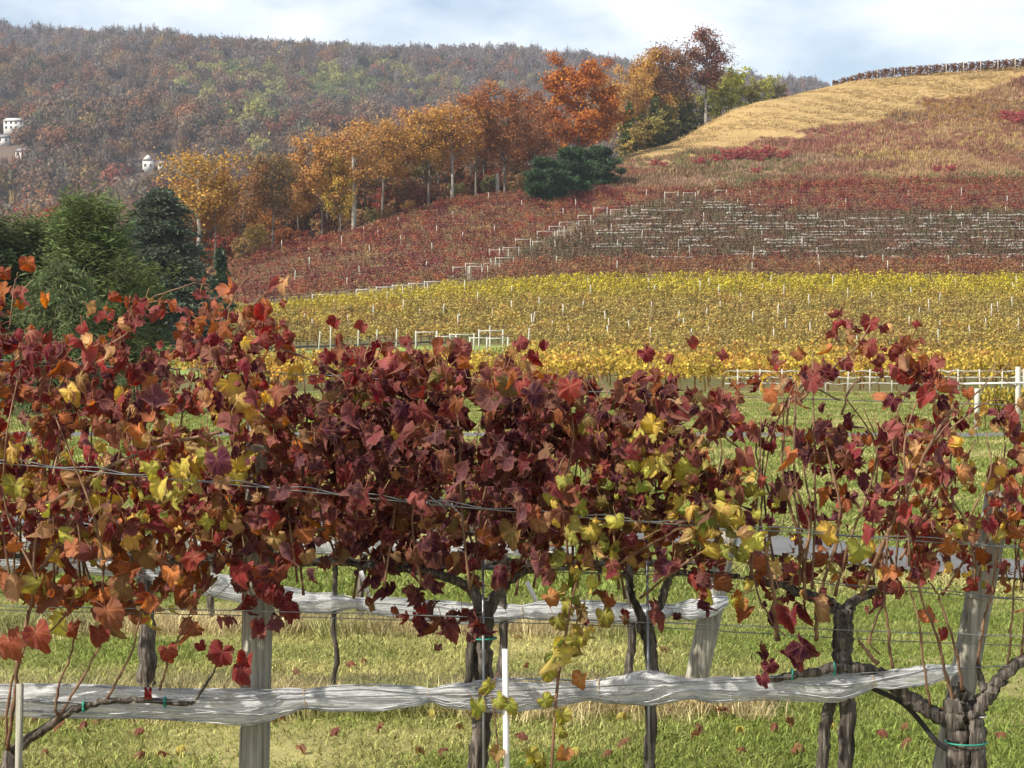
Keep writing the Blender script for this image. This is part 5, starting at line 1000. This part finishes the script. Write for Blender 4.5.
for i, (a, b) in enumerate(VB):
    for k in range(int((b - a) / 15)):
        u = cr2.uniform(a, b); y0_ = cr2.uniform(555, 600); top = cr2.uniform(350, 430) + (30 if 905 < u else 0); dx = cr2.normal(0, 22); Yo = cr2.normal(0, .12)
        L = [(u, y0_, Yo), (u + dx * .4 + cr2.normal(0, 8), y0_ * .65 + top * .35, Yo + cr2.normal(0, .04)), (u + dx + cr2.normal(0, 10), y0_ * .3 + top * .7, Yo + cr2.normal(0, .06)), (u + dx * 1.5 + cr2.normal(0, 16), top, Yo + cr2.normal(0, .08))]
        P = smooth_path(pp(L), 6); n = len(P); rad = np.linspace(.0042, .0018, n) * (1 + .3 * (np.arange(n) % 4 == 0)); mb = MB(); tube(mb, P, rad, 6, .03); part(i, mb, 'cane', M_CANE)
for i in range(len(V)): part(i, fol[i], 'foliage', M_LEAF, True)
# young upright shoot with yellow leaves before the net
t = thing('young_vine', 'young upright vine shoot with sparse yellow-green leaves before the net', 'grapevine', tuple(at(548, GB, 6.85)))
mb = MB(); P = smooth_path(pp([(545, GB - 10), (552, 760), (557, 690), (565, 640), (572, 600), (580, 570)], 6.82), 6); tube(mb, P, np.linspace(.006, .0035, len(P)), 7, .04); build_at(mb, 'cane', M_CANE, t, True)
mb = MB(); P = smooth_path(pp([(498, GB - 8), (498, 760), (494, 710), (490, 690)], 6.85), 6); tube(mb, P, np.linspace(.003, .002, len(P)), 6, .04); build_at(mb, 'cane', M_CANE, t, True)
mb = MB()
for (u, py, s, c, c2) in [(548, 672, .05, YGRN, OLVL), (581, 678, .05, ORGL, TANL), (575, 640, .06, YGRN, OLVL), (568, 650, .06, OLVL, YGRN), (545, 700, .045, YGRN, GRNL), (560, 730, .04, OLVL, YGRN), (490, 685, .05, YGRN, OLVL), (498, 700, .045, GRNL, YGRN), (477, 705, .06, GRNL, YGRN), (510, 705, .05, YGRN, GRNL), (498, 752, .045, TANL, OLVL), (530, 755, .06, YGRN, OLVL), (542, 760, .055, OLVL, YGRN), (564, 752, .045, ORGL, TANL), (558, 620, .045, OLVL, YGRN), (562, 715, .05, YGRN, OLVL)]:
    put_leaf(mb, at(u, py, 6.8), s * .8, np.array(c), np.array(c2), lr, np.array([lr.normal(0, .4), -1, .2]), .1)
build_at(mb, 'foliage', M_LEAF, t, True)

# ------------------------------------------------------------------ posts, stakes, wires, nets near the camera
def big_post(name, base, top, r0, label, seed, square=False):
    base, top = np.array(base), np.array(top); t = np.linspace(0, 1, 14)[:, None]; P = base * (1 - t) + top * t; mb = MB()
    r_ = np.random.default_rng(seed); n = 20; th = np.linspace(0, 2 * np.pi, n, endpoint=False); lobes = 1 + .05 * np.sin(th * 2 + 1) + .03 * np.sin(th * 5 + 2)
    if square: lobes = 1 / np.maximum(np.abs(np.cos(th)), np.abs(np.sin(th))) ** .75
    ax = (top - base) / np.linalg.norm(top - base); a = np.cross(ax, [0, 1, 0]); a /= np.linalg.norm(a); b = np.cross(ax, a)
    rr_ = r0 * lobes[None] * (1 + r_.normal(0, .012, (14, n))); v = P[:, None] + a * (np.cos(th) * rr_)[..., None] + b * (np.sin(th) * rr_)[..., None]
    v = np.concatenate([v.reshape(-1, 3), (P[-1] + ax * r0 * .08)[None]]); i = np.arange(13)[:, None] * n; j = np.arange(n)[None]; j2 = (j + 1) % n
    q_ = np.stack([i + j, i + j2, i + n + j2, i + n + j], -1).reshape(-1, 4); cap = np.stack([13 * n + np.arange(n), 13 * n + (np.arange(n) + 1) % n, np.full(n, 14 * n)], 1)
    mb.add(v, [q_, cap]); o = mb.build(name, M_WOOD, None, True); return tag(o, label, 'post')
g0 = lambda u, Y: np.array([*at(u, 400, Y)[:2], float(gz(at(u, 400, Y)[0], Y)) - .3])
b_ = g0(250, 7.1); big_post('trellis_post', b_, at(262, 418, 7.1), .047, 'weathered grey wooden post behind the left foreground leaves', 1)
big_post('trellis_post', at(925, 880, 7.22), at(1000, 492, 7.22), .045, 'thick grey post leaning right behind the gnarled vine', 2)
big_post('trellis_post', at(690, 712, 10.1), at(728, 530, 10.1), .052, 'leaning grey end post of the second row with net tied to it', 3)
def stake(name, a, b, r0, label, mat=M_PVC, cat='stake'):
    mb = MB(); tube(mb, np.array([a, (np.array(a) + b) / 2, b]), [r0] * 3, 8, .01); return tag(mb.build(name, mat, None, True), label, cat)
stake('plastic_stake', at(508, 870, 6.82), at(505, 649, 6.82), .0098, 'white plastic stake standing before the net by the shaggy trunk')
stake('wooden_stake', at(17, 870, 6.86), at(20, 684, 6.86), .012, 'short grey stake before the net at the lower left', M_WOOD)
stake('metal_stake', at(335, 705, 10), at(336, 480, 10), .006, 'thin metal stake beside the thin wavy trunk of the second row', M_STEEL)
stake('metal_stake', at(484, 860, 6.93), at(483, 560, 6.93), .004, 'thin metal stake against the shaggy trunk', M_STEEL)
stake('metal_stake', at(650, 860, 6.96), at(647, 540, 6.96), .004, 'thin metal stake against the thin forked trunk', M_STEEL)
stake('white_stick', at(372, 608, 10.4), at(361, 571, 10.4), .010, 'short white stick slanting above the second net, left of the shaggy trunk')
stake('white_stick', at(541, 612, 10.4), at(527, 582, 10.4), .010, 'short white stick slanting above the second net, right of the shaggy trunk')
stake('white_stick', at(242, 585, 10.4), at(236, 545, 10.4), .010, 'short white stick slanting close behind the grey wooden post')
mb = MB(); tube(mb, smooth_path(pp([(872, 688), (905, 705), (935, 740), (955, 764), (960, 850)], 7.06), 8), [.0085] * 33, 8); tag(mb.build('drip_riser', M_RUB, None, True), 'black irrigation tube slanting down to the gnarled vine', 'irrigation tube')
def wire(lst, r0, label, Y=YF, sag=.0, twist=0, mat=M_STEEL):
    P = smooth_path(pp(lst, Y), 14); mb = MB(); n = len(P); tube(mb, P + rng.normal(0, .0006, P.shape), [r0] * n, 5, 0)
    if twist:
        t = np.arange(n); Q = P + np.stack([0 * t, .004 * np.cos(t * 1.3), .008 + .006 * np.sin(t * .9)], 1); tube(mb, Q, [r0] * n, 5, 0)
    return tag(mb.build('trellis_wire', mat, None, True), label, 'wire', 'trellis wires')
wire([(-160, 452, -.28), (0, 463, -.28), (150, 477, -.28), (290, 490, -.28), (430, 504, -.27), (590, 518, -.26), (760, 530, -.22), (1024, 548, -.15), (1180, 556, -.1)], .0019, 'twisted double catch wire crossing the front canopy with a splice in it', twist=1)
# the splice on the catch wire
mb = MB(); c = at(430, 503, YF - .28); th = np.linspace(0, 30, 60); tube(mb, np.stack([c[0] + (th / 30 - .5) * .16, c[1] + .007 * np.cos(th * 1.9), c[2] - (th / 30 - .5) * .016 + .007 * np.sin(th * 1.9)], 1), [.0018] * 60, 5); 
for k in range(4): tube(mb, smooth_path([c + [k * .02 - .02, 0, 0], c + [k * .02 - .03 + rng.normal(0, .01), -.02, .02 + rng.normal(0, .01)], c + [k * .02 + rng.normal(0, .02), -.03, rng.normal(0, .02)]], 5), [.0012] * 11, 4)
tag(mb.build('wire_splice', M_STEEL, None, True), 'knotted bright wire splice on the catch wire before the purple leaves', 'wire splice')
wire([(-160, 534, .1), (0, 545, .1), (200, 556, .1), (500, 570, .1), (768, 580, .1), (1024, 600, .1), (1180, 606, .1)], .0018, 'upper double wire of the front row passing the fork of the thin trunk', twist=1)
wire([(-160, 600, -.08), (0, 606, -.08), (300, 612, -.08), (640, 622, -.06), (900, 632, -.04), (1180, 642, -.04)], .0019, 'wire just below the front canopy, above the front net', twist=0)
wire([(-160, 604, .12), (0, 610, .12), (300, 617, .12), (640, 627, .12), (900, 641, .12), (1180, 650, .12)], .0017, 'back wire running close under the one below the front canopy')
wire([(-160, 706, -.02), (0, 702, -.07), (250, 700, -.09), (480, 692, -.09), (650, 684, -.08), (760, 678, -.09), (960, 668, -.02), (1180, 655, 0)], .0019, 'lowest front wire holding the rolled net')
wire([(-160, 350, .05), (20, 361, .05), (105, 366, .05), (300, 374, .05), (600, 392, .05), (1180, 410, .05)], .0016, 'top wire hidden in the uppermost front leaves')
wire([(-300, 546, 0), (0, 553, 0), (250, 560, 0), (500, 566, 0), (722, 572, 0)], .0022, 'cordon wire of the second row', Y=10)
# drip hose and old cordon on the second row
mb = MB(); tube(mb, smooth_path(pp([(-300, 560), (0, 556), (150, 556), (300, 560), (420, 566), (540, 568), (600, 568)], 9.97), 12), [.012] * 73, 8); tag(mb.build('drip_hose', M_RUB, None, True), 'black drip hose strung along the second row under its leaves', 'drip hose')

def net(lst, th, label, Y, seed, group='rolled bird nets near the camera', ties=(), M=M_NET):
    """a roll of netting hung on the wire: gathered where it is tied, wrinkled along its length"""
    r_ = np.random.default_rng(seed); P = smooth_path(pp(lst, Y), 18); n = len(P); us_ = np.linspace(0, 1, n)
    pu = np.array([proj(p)[0] for p in P]); rad = np.interp(pu, [t[0] for t in th], [t[1] for t in th]) / F * Y / 2 * .84
    k = 22; a = np.linspace(0, 2 * np.pi, k, endpoint=False); ph = r_.uniform(0, 6.3, 6)
    v = np.zeros((n, k, 3)); s = np.arange(n)
    wr = np.cumsum(r_.normal(0, .035, (n, k)), 0); wr -= np.array([np.convolve(wr[:, j], np.ones(15) / 15, 'same') for j in range(k)]).T; rid = .055 * np.sin(a[None] * 7 + .19 * s[:, None] + ph[0]) + .05 * np.sin(a[None] * 4 - .15 * s[:, None] + ph[1]) + .10 * np.sin(s[:, None] * .11 + ph[2]) * np.sin(a[None] * 2 + ph[3])
    rr_ = rad[:, None] * (1 + rid + np.clip(wr, -.12, .12))
    v[..., 0] = P[:, None, 0]; v[..., 1] = P[:, None, 1] + np.cos(a) * rr_ * .75; v[..., 2] = P[:, None, 2] + np.sin(a) * rr_ - rad[:, None] * .25
    i = np.arange(n - 1)[:, None] * k; j = np.arange(k)[None]; j2 = (j + 1) % k
    root = thing('bird_net', label, 'bird netting', tuple(P[n // 2]), group)
    mb = MB(); mb.add(v.reshape(-1, 3), [np.stack([i + j, i + j2, i + k + j2, i + k + j], -1).reshape(-1, 4)]); roll = build_at(mb, 'net_roll', M, root, True); mb = MB()
    for c_ in range(40):                                                 # the gathered cords that run along the roll
        a0 = r_.uniform(0, 6.28); aa = a0 + np.cumsum(r_.normal(0, .035, n)) + .5 * np.sin(s * r_.uniform(.03, .09) + r_.uniform(0, 6)); i0 = int(r_.uniform(0, n * .8)); i1 = min(n, i0 + int(r_.uniform(.12, .6) * n)); q_ = slice(i0, i1)
        if i1 - i0 < 4: continue
        tube(mb, np.stack([P[q_, 0], P[q_, 1] + np.cos(aa[q_]) * rad[q_] * .86, P[q_, 2] + np.sin(aa[q_]) * rad[q_] * 1.12 - rad[q_] * .25], 1), [r_.uniform(.0011, .0028)] * (i1 - i0), 4, 0, cap=False)
    mb.v = [v_ - np.array(root.location) for v_ in mb.v]; mb.build('cord', M_CORD, roll, True)
    for tu in ties:
        q_ = int(np.argmin(np.abs(pu - tu))); c = P[q_] - [0, 0, rad[q_] * .25]; th_ = np.linspace(0, 6.3, 14); mb = MB()
        tube(mb, np.stack([c[0] + .004 * np.sin(th_ * 2), c[1] + np.cos(th_) * rad[q_] * .85, c[2] + np.sin(th_) * rad[q_] * 1.08], 1), [.0022] * 14, 5); build_at(mb, 'tie', M_STRING, root, True)
    return root
net([(-160, 700), (0, 697), (120, 699), (250, 703), (305, 697), (430, 694), (500, 692), (595, 688), (650, 684), (690, 686), (770, 684), (850, 682), (915, 674), (960, 668)],
    [(-160, 34), (0, 34), (80, 37), (150, 34), (250, 40), (290, 28), (306, 20), (330, 28), (380, 30), (420, 20), (432, 13), (445, 24), (500, 38), (560, 28), (590, 20), (604, 26), (650, 38), (680, 26), (692, 22), (710, 30), (760, 27), (840, 34), (866, 20), (874, 14), (890, 22), (930, 24), (955, 12), (962, 8)], 'long white net roll tied under the front row, ending at the leaning post', YF - .03, 61, ties=(306, 432, 600, 872))
net([(-300, 560), (0, 560), (120, 566), (200, 580), (300, 598), (357, 602), (480, 612), (560, 608), (640, 612), (672, 609), (700, 606), (728, 600)],
    [(-300, 22), (0, 22), (150, 22), (240, 26), (330, 24), (352, 12), (360, 11), (380, 20), (450, 24), (510, 20), (522, 13), (540, 20), (600, 24), (660, 20), (672, 11), (690, 22), (715, 22), (727, 9)], 'white net roll of the second row ending at the leaning end post', 10.0, 62, ties=(357, 523, 672))
net([(-300, 540), (0, 540), (180, 541), (300, 544), (450, 547), (575, 550)], [(-300, 16), (0, 17), (130, 18), (220, 14), (232, 9), (245, 16), (400, 18), (500, 15), (574, 7)], 'white net roll of the third row seen below the dark canopy', 13.0, 63, ties=(232,))

# ------------------------------------------------------------------ second and third rows
def back_vine(u, Y, kind, label, ua, ub, n, seed, gb, y0_, y1_, cor):
    r_ = np.random.default_rng(seed); x = at(u, 600, Y)[0]; z = float(gz(x, Y)); t = thing('grapevine', label, 'grapevine', (x, Y, z), 'second and third row grapevines')
    if kind == 'wavy': L = [(u - 14, gb + 6), (u - 10, gb - 10), (u + 2, gb - 45), (u - 2, gb - 80), (u, gb - 120), (u, cor)]; rad = [.012, .011, .012, .011, .012, .014]
    elif kind == 'thick': L = [(u + 2, gb + 8), (u, gb - 20), (u + 2, gb - 60), (u - 2, cor)]; rad = [.046, .042, .040, .036]
    else: L = [(u + 3, gb + 8), (u, gb - 30), (u + 4, gb - 70), (u, cor)]; rad = [.024, .021, .021, .020]
    build_at(wood(L, rad, 10, .12, Y), 'trunk', M_BARK, t, True)
    for s in (-1, 1):
        e = ua if s < 0 else ub; build_at(wood([(u, cor), ((u * 2 + e) / 3, cor + 3), (e, cor + 2)], [.022, .017, .010], 8, .12, Y), 'arm', M_BARK, t, True)
    for k in range(7):
        uu = r_.uniform(ua, ub); mb = MB(); P = smooth_path(pp([(uu, cor), (uu + r_.normal(0, 8), cor - 60, r_.normal(0, .05)), (uu + r_.normal(0, 18), cor - 140, r_.normal(0, .1))], Y), 5); tube(mb, P, np.linspace(.004, .002, len(P)), 5); build_at(mb, 'cane', M_CANE, t, True)
    mb = MB()
    for k in range(n):
        uu = r_.uniform(ua - 5, ub + 5); py = y0_ + (y1_ - y0_) * r_.beta(1.3, 1.2); p = at(uu, py, Y); p[1] = Y + r_.normal(0, .2); c, c2 = leaf_colors('dark' if uu > 250 else 'red', r_); put_leaf(mb, p, .05 * r_.uniform(.65, 1.25), c, c2, r_, petiole=False)
    build_at(mb, 'foliage', M_LEAF, t, True)
for (u, kd, lab, ua, ub, n) in [(-40, 'mid', 'second-row grapevine near the left edge', -120, 50, 150), (145, 'thick', 'second-row grapevine with a stout dark trunk under the left leaves', 50, 240, 190), (335, 'wavy', 'second-row grapevine with a thin wavy trunk bent to the left', 240, 415, 210), (500, 'mid', 'second-row grapevine hidden behind the purple canopy', 415, 570, 190), (628, 'mid', 'second-row grapevine left of the leaning end post', 570, 700, 110)]:
    back_vine(u, 10.0, kd, lab, ua, ub, n, int(u) + 900, 708, 430, 545, 560)
for (u, ua, ub, lab) in [(40, -60, 130, 'third-row grapevine behind the left foreground leaves'), (210, 130, 280, 'third-row grapevine behind the grey wooden post'), (360, 280, 430, 'third-row grapevine behind the wavy trunk'), (500, 430, 565, 'last grapevine of the third row')]:
    back_vine(u, 13.0, 'mid', lab, ua, ub, 130, int(u) + 1300, 630, 440, 520, 526)

# fallen leaves on the lawn
lmesh = []
for k in range(6):
    mb = MB(); c, c2 = leaf_colors(['rust', 'light', 'rust', 'dark', 'light', 'rust'][k], lr); put_leaf(mb, np.zeros(3), random.uniform(.026, .038), c * .55 + np.array((.09, .055, .03)), c2 * .5 + np.array((.11, .065, .035)), lr, np.array([.2 * lr.normal(), .2 * lr.normal(), 1]), 1.0, np.array([1, .3, 0]), False); lmesh.append(mb.build('fallen_leaf', M_LEAF, False, True))
FL = [(282, 726), (165, 765), (180, 758), (60, 735), (85, 733), (98, 728), (45, 762), (590, 690), (622, 724), (625, 752), (520, 745), (460, 735), (380, 735), (695, 745), (740, 738), (790, 730), (775, 735), (665, 655), (365, 668), (350, 672), (690, 690), (700, 738), (880, 742), (800, 756), (905, 735), (1000, 745), (575, 760), (300, 758), (140, 740), (420, 760), (740, 760), (610, 700), (830, 735), (720, 720), (335, 740)]
FL += [(random.uniform(0, 1024), random.uniform(640, 768)) for _ in range(22)]
for i, (u, py) in enumerate(FL):
    Y = HC * F / (py - 368); p = at(u, py, Y); o = lmesh[i % 6].copy(); C.objects.link(o); o.location = (p[0], Y, float(gz(p[0], Y)) + .05); o.rotation_euler = (random.gauss(0, .25), random.gauss(0, .25), random.uniform(0, 6.28)); tag(o, 'small dry fallen grape leaf lying on the mown grass', 'fallen leaf', 'fallen leaves on the grass')

# ------------------------------------------------------------------ haze
def haze():
    mb = MB(); box(mb, (-2600, -60, -20), (2600, 4300, 480)); m = bpy.data.materials.new('haze_air'); m.use_nodes = True; n, l = m.node_tree.nodes, m.node_tree.links; n.clear()
    o_ = n.new('ShaderNodeOutputMaterial'); v = n.new('ShaderNodeVolumePrincipled'); v.inputs['Color'].default_value = (0.80, 0.88, 1.0, 1); v.inputs['Density'].default_value = 0.000092; v.inputs['Anisotropy'].default_value = 0.2
    l.new(v.outputs[0], o_.inputs['Volume']); h = mb.build('haze', m, None); h.display_type = 'WIRE'; tag(h, 'thin bluish haze in the air over the valley', 'haze', kind='stuff')
haze()
